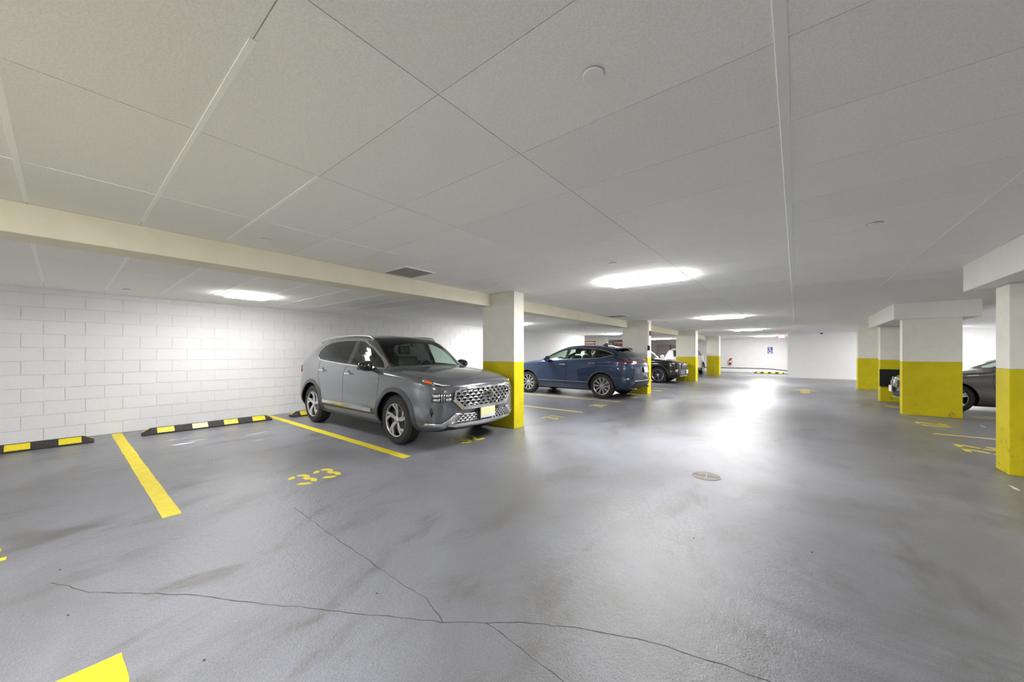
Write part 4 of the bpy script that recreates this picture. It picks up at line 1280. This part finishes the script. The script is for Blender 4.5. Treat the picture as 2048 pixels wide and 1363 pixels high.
def suv_common(c, body, WR, axf, axr, arch_mat, glass_r, RA=.425, zc=.36):
    # windows first (highest priority), then pillars, doors and the rest
    c.sregion('front_window', [(.88,1.11),(.5,1.13),(.08,1.15),(.06,1.545),(.22,1.528),(.50,1.42),(.70,1.29)], M['glass'])
    c.sregion('rear_window', [(-.04,1.157),(-.82,1.208),(-.88,1.545),(-.5,1.565),(-.06,1.555)], glass_r)
    c.sregion('quarter_window', smooth_poly([(-.855,1.212),(-1.06,1.235),(-1.22,1.295),(-1.24,1.38),(-1.14,1.48),(-.915,1.54)], 4, True), glass_r)
    dlo = [(1.0,1.098),(.4,1.122),(-.05,1.145),(-.82,1.195),(-1.07,1.218),(-1.245,1.28),(-1.28,1.38),(-1.17,1.495),(-.93,1.555),(-.5,1.582),(.05,1.568),(.25,1.542),(.54,1.43),(.78,1.275)]
    c.sregion('pillar_trim', dlo, M['gloss_black'])
    c.region('windshield', [(6.35, 11.0), (6.35, 9.25), (7.0, 9.1), (8.0, 9.0), (9.55, 9.0), (9.62, 10.0), (9.65, 11.0)], M['glass'], 'mid')
    c.region('windshield_border', [(6.2, 11.0), (6.2, 8.95), (7.0, 8.75), (8.0, 8.6), (9.75, 8.7), (9.8, 11.0)], M['gloss_black'], 'mid')
    c.region('tailgate_window', [(13.9, 11.0), (13.9, 9.4), (14.9, 8.6), (15.2, 8.8), (15.2, 11.0)], M['tint'], 'mid')
    c.arch(axf, zc, RA, .26); c.arch(axr, zc, RA, .26)
    c.region('underbody_skin', [(0, 0), (18, 0), (18, 1.95), (0, 1.95)], M['black_clad'], 'mid')
    c.sregion('front_door', [(.90,.47),(-.13,.47),(-.13,1.0),(0.0,1.15),(0.0,1.59),(.2,1.575),(.56,1.445),(.86,1.22),(1.02,1.07),(.96,.8)], body)
    c.sregion('rear_door', [(-.13,.47),(-.90,.47),(-.98,.68),(-1.08,.90),(-1.06,1.22),(-.94,1.50),(-.9,1.575),(0.0,1.59),(0.0,1.15),(-.13,1.0)], body)
    c.region('hood', [(2.55, 11.0), (2.5, 9.0), (2.6, 7.7), (3.4, 7.0), (4.5, 6.9), (6.15, 7.2), (6.18, 11.0)], body, 'mid')
    c.region('roof', [(9.82, 11.0), (9.8, 9.05), (12.9, 9.05), (13.5, 9.2), (13.5, 11)], M['gloss_black'] if c.pano else body, 'mid')
    c.region('front_bumper', [(0, 1.95), (3.9, 1.95), (3.4, 4.0), (3.1, 5.6), (2.9, 6.4), (2.5, 7.6), (2.4, 9.0), (2.45, 11), (0, 11)], body, 'mid')
    c.region('tailgate', [(13.55, 11), (13.6, 9.2), (14.8, 7.0), (15.4, 5.4), (17.0, 5.0), (18, 5.0), (18, 11)], body, 'mid')
    c.panels((6.2, 14.5, 7.0))
    for pl in ([(.90,.47),(.96,.8),(.99,1.06)], [(-.13,.47),(-.13,1.0),(-.02,1.13)], [(-.90,.47),(-.98,.68),(-1.08,.90),(-1.06,1.20)], [(.90,.47),(-.90,.47)]):
        c.line_strip('door_seam', pl, .007, .0012, M['well'])
    c.line_strip('window_trim', dlo, .020, .007, M['chrome'], closed=True)
    for ax in (axf, axr):
        a0 = math.asin((.27 - zc)/RA)
        an = np.linspace(a0, math.pi - a0, 34)
        c.strip('arch_trim', c.side([(ax + (RA-.004)*math.cos(a), zc + (RA-.004)*math.sin(a)) for a in an]),
                c.side([(ax + (RA+.062)*math.cos(a), zc + (RA+.062)*math.sin(a)) for a in an]), .006, arch_mat, h0=.016)
    c.wells((axf, axr), RA - .004, .88, zc)
    c.underbody(-2.0, 1.9, .62, .24)
    c.cabin(1.0, -1.9, .42, .78, 1.12, M['seat'], (0.05, -.80))
    # lower sill shield
    c.line_strip('sill_trim', [(.93,.345),(-.93,.345)], .17, .010, arch_mat)
    c.line_strip('tail_light', [(-1.95,1.03),(-2.09,1.03)], .13, .012, M['taillight'], step=.04)

# ------------------------------------------------------------------ grey SUV
M['paint_grey'] = paint('grey_metallic_paint', (0.128, 0.136, 0.152), .25, .24, .45)
g = Car('suv', suv_rows(), (-5.97, 3.94, 0), 0.0, 'grey metallic SUV with a chrome honeycomb grille parked against the block wall', M['paint_grey'], .13, .2)
g.pano = True
suv_common(g, M['paint_grey'], .36, 1.385, -1.385, M['cladding'], M['tint'])
for x in (1.385, -1.385):
    for sg in (1, -1): g.wheel(x, sg, .915, .363, .245, {'twin': 5}, .235)
g.line_strip('sill_chrome', [(.80,.455),(-.86,.470)], .055, .018, M['chrome'])
g.handle(.06, 1.0, M['chrome'], .17); g.handle(-.90, 1.03, M['chrome'], .17)
g.mirror(.76, .90, 1.14, M['gloss_black'], .23, .155)
for sg in (1, -1):
    st = np.array([(s_, 8.62) for s_ in np.linspace(9.45, 13.5, 22)])
    off = .035*np.clip(np.minimum(np.linspace(0, 1, 22)/.10, (1 - np.linspace(0, 1, 22))/.10), 0, 1)
    MB().tube(g.lift(st, off, sg).tolist(), .017, 8).build('roof_rail', M['silver'], g.t, True)
# grille
GP = [(-.43,.845),(.43,.845),(.565,.805),(.575,.70),(.44,.585),(-.44,.585),(-.575,.70),(-.565,.805)]
gr = g.patch('grille', GP, .012, M['gloss_black'], mid=True, step=.06, sr=(0.0, 3.6), tr=(1.0, 10.5))[0]
lattice(g, 'grille_mesh', GP, .098, .054, .026, .013, .70, M['chrome'], gr)
ring_front(g, 'grille_frame', GP, .024, .034, M['chrome'], gr)
ring_front(g, 'grille_brow', [(-.60,.70),(-.46,.565),(.46,.565),(.60,.70)], .030, .032, M['chrome'], gr, closed=False)
# emblem: oval with a slanted letter form
em = ring_front(g, 'emblem', [(.10*math.cos(a), .725 + .05*math.sin(a)) for a in np.linspace(0, 2*math.pi, 29)[:-1]], .014, .050, M['chrome'], gr, .02)
for pl in ([(-.055,.690),(-.020,.762)], [(.020,.688),(.055,.760)], [(-.036,.722),(.036,.728)]):
    ring_front(g, 'emblem_stroke', pl, .016, .050, M['chrome'], gr, .02, False)
# lower intake, plate, skid
LI = [(-.50,.485),(.50,.485),(.63,.375),(-.63,.375)]
lo = g.patch('lower_intake', LI, .008, M['gloss_black'], mid=True, step=.06, sr=(0.0, 3.6), tr=(1.0, 10.5))[0]
lattice(g, 'intake_mesh', LI, .075, .036, .016, .008, .72, M['silver'], lo)
ring_front(g, 'skid_trim', [(-.66,.365),(-.60,.352),(.60,.352),(.66,.365)], .034, .030, M['chrome'], closed=False)
g.patch('skid_plate', [(-.60,.338),(.60,.338),(.52,.300),(-.52,.300)], .012, M['silver'], mid=True, step=.06, sr=(0.0, 3.6), tr=(1.0, 10.5))
g.patch('bumper_wing', [(.87,.392),(.74,.385),(.56,.515),(.47,.500),(.62,.355),(.70,.315),(.87,.345)], .024, M['silver'], sr=(0.0, 4.2), tr=(1.0, 8.0), step=.04)
pc = front_mid(g, [(0, .47)], .03)[0]
pl = MB().bbox(-.006, .006, -.155, .155, -.078, .078, .003, 1).build('license_plate', M['plate'], g.t); pl.location = (pc[0] + .025, -.02, .475)
MB().bbox(-.03, -.007, -.165, .165, -.086, .07, .005, 1).build('plate_bracket', M['black'], pl)
# lights
E1 = (-.6, .8)
hb = g.patch('headlight', [(-.872,.785),(-.64,.79),(-.60,.745),(-.60,.675),(-.872,.668)], .006, M['gloss_black'], e1=E1, sr=(0.0, 3.9), tr=(2.0, 9.0), step=.035)
for i, sg in enumerate((1, -1)):
    for q0, q1, z0, z1, mt in ((-.865,-.79,.735,.778,'chrome'), (-.865,-.79,.680,.722,'silver'), (-.772,-.758,.678,.782,'chrome'), (-.742,-.728,.678,.782,'chrome'), (-.71,-.62,.735,.780,'silver'), (-.71,-.62,.682,.722,'chrome')):
        g.patch('lamp_reflector', [(q0,z1),(q1,z1),(q1,z0),(q0,z0)], .012, M[mt], e1=E1, sr=(0.0, 3.9), tr=(2.0, 9.0), sides=(sg,), step=.04, parent=hb[i])
db = g.patch('running_light', [(-.90,.885),(-.74,.905),(-.48,.985),(-.50,.925),(-.72,.878)], .006, M['gloss_black'], e1=E1, sr=(0.0, 4.6), tr=(3.0, 9.5), step=.03)
for i, sg in enumerate((1, -1)):
    g.patch('amber_lens', [(-.61,.938),(-.50,.972),(-.512,.930),(-.61,.906)], .010, M['amber'], e1=E1, sr=(0.0, 4.6), tr=(3.0, 9.5), sides=(sg,), step=.03, parent=db[i])
    g.patch('white_lens', [(-.86,.888),(-.74,.900),(-.62,.934),(-.63,.915),(-.74,.886)], .010, M['white_paint'], e1=E1, sr=(0.0, 4.6), tr=(3.0, 9.5), sides=(sg,), step=.03, parent=db[i])
g.patch('fog_recess', [(-.60,.60),(-.575,.56),(-.60,.47),(-.625,.53)], .004, M['black'], e1=E1, sr=(0.0, 4.2), tr=(2.0, 9.0), step=.03)
hs = np.array(smooth_poly([(2.62, 7.6), (3.4, 7.0), (4.5, 6.9), (6.15, 7.2)], 8))
g.strip('hood_seam', hs - [0, .018], hs + [0, .018], .0012, M['well'])
hs = np.array(smooth_poly([(2.62, 7.6), (2.5, 9.0), (2.55, 11.0)], 8))
g.strip('hood_seam', hs - [.012, 0], hs + [.012, 0], .0012, M['well'])
MB().bbox(.93, .99, -.02, .06, 1.28, 1.34, .01, 1).build('mirror_stem', M['black'], g.t).location = (-.42, 0, .18)

# ------------------------------------------------------------------ blue crossover (nose to the wall)
M['paint_blue'] = paint('navy_metallic_paint', (0.020, 0.038, 0.085), .35, .26, .5)
BR = [(2.362,.592,.012,.02,.60,.018,.606,.012,.609,.610,.18), (2.34,.34,.58,.72,.60,.70,.78,.58,.83,.845,.19), (2.27,.27,.70,.83,.60,.79,.85,.66,.90,.915,.20),
 (2.10,.24,.77,.89,.62,.85,.93,.70,.96,.985,.20), (1.75,.22,.80,.915,.64,.885,.995,.74,1.025,1.05,.17), (1.25,.21,.82,.925,.66,.895,1.06,.76,1.085,1.11,.12),
 (1.02,.21,.82,.925,.66,.895,1.08,.755,1.11,1.135,.10), (.85,.21,.82,.925,.67,.895,1.095,.74,1.17,1.205,.09), (.50,.21,.82,.925,.68,.895,1.11,.70,1.335,1.375,.08),
 (.12,.21,.82,.925,.68,.895,1.125,.65,1.48,1.535,.06), (-.10,.21,.82,.925,.68,.895,1.13,.63,1.53,1.595,.04), (-.60,.21,.82,.925,.69,.895,1.14,.62,1.555,1.625,.02),
 (-1.10,.22,.82,.93,.70,.90,1.155,.61,1.53,1.60,0), (-1.55,.24,.82,.93,.70,.90,1.17,.60,1.455,1.525,-.03), (-1.85,.26,.81,.92,.70,.88,1.165,.60,1.345,1.40,-.06),
 (-2.08,.30,.80,.90,.70,.855,1.14,.64,1.20,1.24,-.10), (-2.23,.34,.76,.86,.68,.82,1.08,.66,1.12,1.145,-.15), (-2.31,.42,.70,.79,.66,.74,.95,.60,.99,1.0,-.18), (-2.34,.672,.012,.02,.68,.018,.686,.012,.689,.690,-.18)]
b = Car('crossover', BR, (-5.87, 10.86, 0), math.pi, 'dark blue crossover with sloping tail parked nose to the wall', M['paint_blue'], .18, .25)
body = M['paint_blue']
b.sregion('front_window', [(.72,1.145),(.3,1.16),(-.10,1.17),(-.10,1.475),(.10,1.44),(.40,1.32)], M['glass'])
b.sregion('rear_window', [(-.20,1.172),(-1.03,1.20),(-1.08,1.465),(-.6,1.495),(-.20,1.485)], M['tintb'] if 'tintb' in M else M['glass'])
b.sregion('quarter_window', [(-1.09,1.205),(-1.30,1.225),(-1.66,1.30),(-1.4,1.395),(-1.13,1.455)], M['tint'])
dlo = [(.82,1.13),(.3,1.143),(-.6,1.165),(-1.08,1.187),(-1.32,1.208),(-1.72,1.298),(-1.42,1.41),(-1.1,1.475),(-.6,1.512),(-.15,1.505),(.12,1.455),(.45,1.325)]
b.sregion('pillar_trim', dlo, M['gloss_black'])
b.region('windshield', [(6.35, 11.0), (6.35, 9.25), (8.0, 9.0), (9.6, 9.0), (9.65, 11.0)], M['glass'], 'mid')
b.region('windshield_border', [(6.2, 11.0), (6.2, 8.95), (8.0, 8.6), (9.75, 8.7), (9.8, 11.0)], M['gloss_black'], 'mid')
b.region('tailgate_window', [(13.2, 11.0), (13.2, 9.3), (14.6, 9.0), (15.1, 9.2), (15.1, 11.0)], M['tint'], 'mid')
b.arch(1.345, .37, .42, .27); b.arch(-1.345, .37, .42, .28)
b.region('underbody_skin', [(0, 0), (18, 0), (18, 1.95), (0, 1.95)], M['black_clad'], 'mid')
b.sregion('front_door', [(.86,.40),(-.15,.40),(-.15,1.53),(.12,1.48),(.48,1.345),(.88,1.12)], body)
b.sregion('rear_door', [(-.15,.40),(-.90,.40),(-1.02,.70),(-1.20,.95),(-1.20,1.45),(-.6,1.54),(-.15,1.53)], body)
b.region('hood', [(2.55, 11.0), (2.5, 9.0), (2.6, 7.7), (3.4, 7.0), (6.15, 7.2), (6.18, 11.0)], body, 'mid')
b.region('roof', [(9.82, 11.0), (9.8, 9.05), (12.9, 9.05), (13.1, 11)], body, 'mid')
b.region('rear_bumper', [(15.2, 1.95), (15.4, 4.3), (16.2, 4.6), (18, 4.6), (18, 1.95)], body, 'side')
b.region('tailgate', [(13.15, 11), (13.1, 9.3), (14.6, 8.3), (15.3, 6.4), (16.2, 4.6), (18, 4.6), (18, 11)], body, 'mid')
b.panels((6.2, 14.0, 7.0))
for pl_ in ([(.86,.40),(.90,.8),(.88,1.11)], [(-.15,.40),(-.15,1.17)], [(-.90,.40),(-1.02,.70),(-1.20,.95),(-1.22,1.19)]):
    b.line_strip('door_seam', pl_, .008, .0012, M['well'])
b.line_strip('window_trim', dlo, .014, .006, M['chrome'], closed=True)
b.line_strip('sill_chrome', [(.88,.475),(-.92,.478)], .014, .012, M['chrome'])
for ax in (1.345, -1.345):
    a0 = math.asin((.29 - .37)/.42); an = np.linspace(a0, math.pi - a0, 30)
    b.strip('arch_trim', b.side([(ax + .416*math.cos(a), .37 + .416*math.sin(a)) for a in an]), b.side([(ax + .455*math.cos(a), .37 + .455*math.sin(a)) for a in an]), .004, M['black_clad'], h0=.012)
b.wells((1.345, -1.345), .416, .86, .37); b.underbody(-2.0, 1.9, .62, .24)
b.cabin(.9, -1.8, .42, .76, 1.14, M['seat'], (-.02, -.85))
for x in (1.345, -1.345):
    for sg in (1, -1): b.wheel(x, sg, .90, .37, .255, {'multi': 10}, .225)
b.handle(-.04, 1.00, M['chrome'], .22); b.handle(-1.05, 1.045, M['chrome'], .22)
b.mirror(.50, .88, 1.17, M['paint_blue'], .25, .18)
tl = b.line_strip('tail_light', [(-1.86,1.085),(-2.02,1.095),(-2.17,1.09)], .045, .014, M['taillight'], step=.04)
# light bar across the tailgate
def rear_mid(car, yz, h):
    return car.field(yz, h, (14.6, 18.0))
def rear_ribbon(car, name, yz, w, h, mat):
    q = resample(yz, .06); n = len(q)
    a = rear_mid(car, [(y, z + w/2) for y, z in q], h); c = rear_mid(car, [(y, z - w/2) for y, z in q], h)
    a0 = rear_mid(car, [(y, z + w/2) for y, z in q], -.01); c0 = rear_mid(car, [(y, z - w/2) for y, z in q], -.01)
    fs = []
    for i in range(n-1): fs += [(i, i+1, n+i+1, n+i), (2*n+i, 2*n+i+1, i+1, i), (n+i, n+i+1, 3*n+i+1, 3*n+i)]
    fs += [(0, n, 3*n, 2*n), (n-1, 3*n-1, 4*n-1, 2*n-1)]
    return obj(name, np.vstack([a, c, a0, c0]).tolist(), fs, mat, car.t)
rear_ribbon(b, 'light_bar', [(-.74,1.075),(0,1.075),(.74,1.075)], .042, .014, M['taillight'])
rear_ribbon(b, 'bumper_trim', [(-.66,.545),(0,.545),(.66,.545)], .035, .02, M['chrome'])
rear_ribbon(b, 'lower_valance', [(-.60,.47),(0,.47),(.60,.47)], .07, .012, M['black_clad'])
b.line_strip('rear_reflector', [(-2.04,.59),(-2.15,.62)], .03, .012, M['chrome'], step=.04, sides=(1, -1))
p = rear_mid(b, [(0, .86)], .02)[0]
pl = MB().bbox(-.006, .006, -.155, .155, -.08, .08, .003, 1).build('license_plate', M['white_paint'], b.t); pl.location = (p[0] - .012, 0, .86); pl.rotation_euler = (0, math.radians(10), 0)
sp = [b.lift(np.array([(12.9, t_)]), [.012], 1)[0] for t_ in (9.0, 9.6, 10.3, 11.0)]
top = [tuple(v) for v in sp] + [(v[0], -v[1], v[2]) for v in sp[-2::-1]]
vs = top + [(x - .26, y*.97, z - .015) for x, y, z in top] + [(x - .24, y*.97, z - .05) for x, y, z in top] + [(x, y, z - .02) for x, y, z in top]
n = len(top); fs = []
for r in range(4):
    r2_ = (r + 1) % 4
    for i in range(n-1): fs.append((r*n+i, r*n+i+1, r2_*n+i+1, r2_*n+i))
fs += [(0, n, 2*n, 3*n), (n-1, 4*n-1, 3*n-1, 2*n-1)]
obj('spoiler', vs, fs, M['paint_blue'], b.t)
MB().box(-.012, .012, -.30, .30, -.012, .012).build('brake_light', M['taillight'], b.t).location = (-1.765, 0, 1.505)
fin = [(.10, 0), (.02, .03), (-.07, .075), (-.10, .07), (-.12, -.01), (.10, -.01)]
MB().add([(x, y, z) for y in (-.012, .012) for x, z in fin], [tuple(range(5, -1, -1)), tuple(range(6, 12))] + [(i, (i+1) % 6, 6 + (i+1) % 6, 6 + i) for i in range(6)]).build('shark_fin', M['gloss_black'], b.t).location = (-1.05, 0, 1.605)
for sg in (1, -1):
    MB().tube([(-2.1, sg*.55, .33), (-2.26, sg*.55, .32)], .030, 12).build('exhaust_tip', M['chrome'], b.t)

# ------------------------------------------------------------------ black SUV (nose to the aisle)
M['paint_black'] = paint('black_paint', (0.010, 0.010, 0.012), .1, .2, .2)
k = Car('suv', suv_rows(), (-6.30, 17.78, 0), 0.0, 'black SUV half hidden behind the second column, nose toward the aisle', M['paint_black'], .25, .33)
k.pano = False
suv_common(k, M['paint_black'], .36, 1.37, -1.37, M['black_clad'], M['tint'])
for x in (1.37, -1.37):
    for sg in (1, -1): k.wheel(x, sg, .915, .365, .25, {'dark': 7}, .225)
k.mirror(.74, .90, 1.145, M['gloss_black'], .25, .18)
kg = k.patch('grille', [(-.45,.83),(.45,.83),(.50,.72),(.42,.62),(-.42,.62),(-.50,.72)], .012, M['black'], mid=True, step=.08, sr=(0.0, 3.6), tr=(1.0, 10.5))[0]
lattice(k, 'grille_mesh', [(-.60,.60),(.60,.60),(.66,.42),(-.66,.42)], .11, .06, .020, .008, .7, M['silver'], kg)
ring_front(k, 'grille_frame', [(-.47,.84),(.47,.84),(.53,.72),(.44,.60),(-.44,.60),(-.53,.72)], .03, .03, M['silver'], kg)
kb = k.patch('headlight', [(-.90,.90),(-.74,.93),(-.48,.965),(-.50,.91),(-.70,.845),(-.90,.84)], .008, M['gloss_black'], e1=E1, sr=(0.0, 4.6), tr=(3.0, 9.5), step=.04)
for i, sg in enumerate((1, -1)):
    k.patch('lamp_lens', [(-.88,.885),(-.74,.905),(-.62,.925),(-.66,.89),(-.88,.865)], .014, M['chrome'], e1=E1, sr=(0.0, 4.6), tr=(3.0, 9.5), sides=(sg,), step=.04, parent=kb[i])
    k.patch('amber_lens', [(-.60,.925),(-.50,.955),(-.52,.925),(-.60,.90)], .014, M['amber'], e1=E1, sr=(0.0, 4.6), tr=(3.0, 9.5), sides=(sg,), step=.04, parent=kb[i])
k.patch('fog_lamp', [(-.70,.62),(-.60,.64),(-.58,.52),(-.68,.50)], .008, M['silver'], e1=E1, sr=(0.0, 4.2), tr=(2.0, 9.0), step=.04)
pc = front_mid(k, [(0, .52)], .03)[0]
pl = MB().bbox(-.006, .006, -.155, .155, -.078, .078, .003, 1).build('license_plate', M['white_paint'], k.t); pl.location = (pc[0] + .025, 0, .52)
ring_front(k, 'skid_trim', [(-.66,.345),(.66,.345)], .05, .03, M['silver'], closed=False)

# ------------------------------------------------------------------ white SUV deep in the next bays
M['paint_white'] = paint('white_paint_car', (0.80, 0.80, 0.79), .0, .25, .0)
w_ = Car('suv', suv_rows(), (-5.68, 24.7, 0), -math.pi/2, 'white SUV almost hidden behind the column beside the black SUV', M['paint_white'], .3, .4)
w_.pano = False
suv_common(w_, M['paint_white'], .36, 1.37, -1.37, M['black_clad'], M['tint'])
for x in (1.37, -1.37):
    for sg in (1, -1): w_.wheel(x, sg, .915, .365, .25, {'five': 5}, .225)
w_.mirror(.74, .90, 1.145, M['paint_white'], .25, .18)
w_.patch('grille', [(-.45,.83),(.45,.83),(.50,.72),(.42,.50),(-.42,.50),(-.50,.72)], .012, M['black'], mid=True, step=.08, sr=(0.0, 3.6), tr=(1.0, 10.5))
w_.patch('headlight', [(-.90,.90),(-.74,.93),(-.48,.965),(-.50,.91),(-.70,.845),(-.90,.84)], .008, M['chrome'], e1=E1, sr=(0.0, 4.6), tr=(3.0, 9.5), step=.04)

# ------------------------------------------------------------------ grey-brown sedan on the other side of the aisle
M['paint_taupe'] = paint('taupe_metallic_paint', (0.105, 0.092, 0.088), .3, .28, .6)
SR = [(2.20,.492,.012,.02,.50,.018,.506,.012,.509,.510,.20), (2.18,.28,.55,.68,.50,.66,.66,.55,.70,.715,.22), (2.10,.21,.68,.80,.50,.77,.73,.64,.76,.78,.24),
 (1.92,.18,.75,.855,.52,.825,.80,.68,.825,.85,.22), (1.50,.17,.78,.88,.55,.85,.875,.71,.895,.92,.16), (1.10,.17,.80,.89,.57,.86,.915,.725,.94,.965,.12),
 (.98,.17,.80,.89,.57,.86,.93,.73,.955,.985,.10), (.80,.17,.80,.89,.57,.86,.945,.71,1.03,1.07,.09), (.40,.17,.80,.89,.58,.86,.96,.65,1.20,1.25,.07),
 (.05,.17,.80,.89,.58,.86,.97,.60,1.32,1.37,.05), (-.20,.17,.80,.89,.58,.86,.975,.58,1.345,1.405,.03), (-.60,.17,.80,.89,.58,.86,.98,.57,1.355,1.42,0),
 (-1.10,.18,.80,.89,.58,.86,.99,.56,1.30,1.37,-.03), (-1.50,.19,.80,.89,.58,.855,.995,.58,1.17,1.22,-.06), (-1.80,.21,.79,.88,.58,.84,.99,.64,1.02,1.05,-.10),
 (-2.30,.28,.76,.85,.58,.80,.95,.66,.975,.99,-.15), (-2.45,.35,.66,.75,.58,.70,.90,.60,.92,.93,-.18), (-2.50,.592,.012,.02,.60,.018,.606,.012,.609,.610,-.18)]
d = Car('sedan', SR, (4.16, 13.34, 0), math.pi, 'grey-brown metallic sedan nosing out behind the smudged column', M['paint_taupe'], .2, .28)
body = M['paint_taupe']
d.sregion('front_window', [(.70,.985),(-.10,1.01),(-.10,1.30),(.05,1.29),(.36,1.16)], M['glass'])
d.sregion('rear_window', [(-.18,1.012),(-1.25,1.03),(-1.42,1.09),(-1.1,1.25),(-.6,1.31),(-.18,1.305)], M['tint'])
dlo = [(.80,.972),(-.6,1.0),(-1.3,1.015),(-1.50,1.09),(-1.12,1.27),(-.6,1.325),(-.05,1.32),(.10,1.30),(.42,1.16)]
d.sregion('pillar_trim', dlo, M['gloss_black'])
d.region('windshield', [(6.35, 11.0), (6.35, 9.25), (8.0, 9.0), (9.6, 9.0), (9.65, 11.0)], M['glass'], 'mid')
d.region('windshield_border', [(6.2, 11.0), (6.2, 8.95), (8.0, 8.6), (9.75, 8.7), (9.8, 11.0)], M['gloss_black'], 'mid')
d.region('rear_glass_window', [(12.3, 11.0), (12.3, 9.3), (13.6, 9.0), (13.7, 11.0)], M['tint'], 'mid')
d.arch(1.40, .335, .375, .22); d.arch(-1.40, .335, .375, .23)
d.region('underbody_skin', [(0, 0), (17, 0), (17, 1.95), (0, 1.95)], M['black_clad'], 'mid')
d.sregion('front_door', [(.78,.32),(-.14,.32),(-.14,1.34),(.08,1.32),(.46,1.17),(.82,.96)], body)
d.sregion('rear_door', [(-.14,.32),(-.95,.32),(-1.10,.62),(-1.25,.85),(-1.22,1.24),(-.6,1.345),(-.14,1.34)], body)
d.region('hood', [(2.2, 11.0), (2.2, 9.0), (2.4, 7.7), (3.2, 7.0), (6.15, 7.2), (6.18, 11.0)], body, 'mid')
d.region('trunk_lid', [(13.8, 11), (13.8, 8.6), (14.5, 7.6), (16, 7.6), (16.2, 11)], body, 'mid')
d.region('front_bumper', [(0, 1.95), (3.4, 1.95), (3.0, 4.0), (2.5, 6.4), (2.15, 7.6), (2.1, 11), (0, 11)], body, 'mid')
d.panels((6.2, 13.8, 7.0))
d.line_strip('window_trim', dlo, .014, .006, M['chrome'], closed=True)
for pl_ in ([(.78,.32),(.84,.7),(.82,.95)], [(-.14,.32),(-.14,1.0)]): d.line_strip('door_seam', pl_, .007, .0012, M['well'])
d.wells((1.40, -1.40), .372, .83, .335); d.underbody(-2.0, 1.9, .6, .18)
d.cabin(.9, -1.6, .30, .72, .97, M['seat_light'], (-.10, -.90), .46)
for x in (1.40, -1.40):
    for sg in (1, -1): d.wheel(x, sg, .87, .333, .235, {'five': 5}, .22)
d.mirror(.60, .84, 1.0, body, .22, .14)
hl = d.patch('headlight', [(-.87,.70),(-.70,.735),(-.52,.745),(-.55,.68),(-.70,.615),(-.86,.62)], .010, M['chrome'], e1=E1, sr=(0.0, 4.2), tr=(2.0, 9.5), step=.04)
for i, sg in enumerate((1, -1)):
    for q in (-.80, -.67):
        d.patch('lamp_bulb', [(q + .045*math.cos(a), .675 + .040*math.sin(a)) for a in np.linspace(0, 2*math.pi, 13)[:-1]], .022, M['white_paint'], e1=E1, sr=(0.0, 4.2), tr=(2.0, 9.5), step=.04, sides=(sg,), parent=hl[i])
dg = d.patch('grille', [(-.36,.66),(.36,.66),(.34,.50),(-.34,.50)], .010, M['gloss_black'], mid=True, step=.06, sr=(0.0, 3.4), tr=(1.0, 10.5))[0]
ring_front(d, 'grille_frame', [(-.36,.66),(.36,.66),(.34,.50),(-.34,.50)], .025, .025, M['chrome'], dg)
d.patch('lower_intake', [(-.62,.44),(.62,.44),(.58,.30),(-.58,.30)], .008, M['black'], mid=True, step=.06, sr=(0.0, 3.4), tr=(1.0, 10.5))
ring_front(d, 'bumper_lip', [(-.70,.255),(.70,.255)], .03, .02, M['chrome'], closed=False)
pc = front_mid(d, [(0, .46)], .03)[0]
pl = MB().bbox(-.006, .006, -.155, .155, -.078, .078, .003, 1).build('license_plate', M['white_paint'], d.t); pl.location = (pc[0] + .02, 0, .44)
d.line_strip('side_crease', [(1.7,.70),(.9,.715),(.2,.72)], .012, .006, M['paint_taupe'], step=.08)
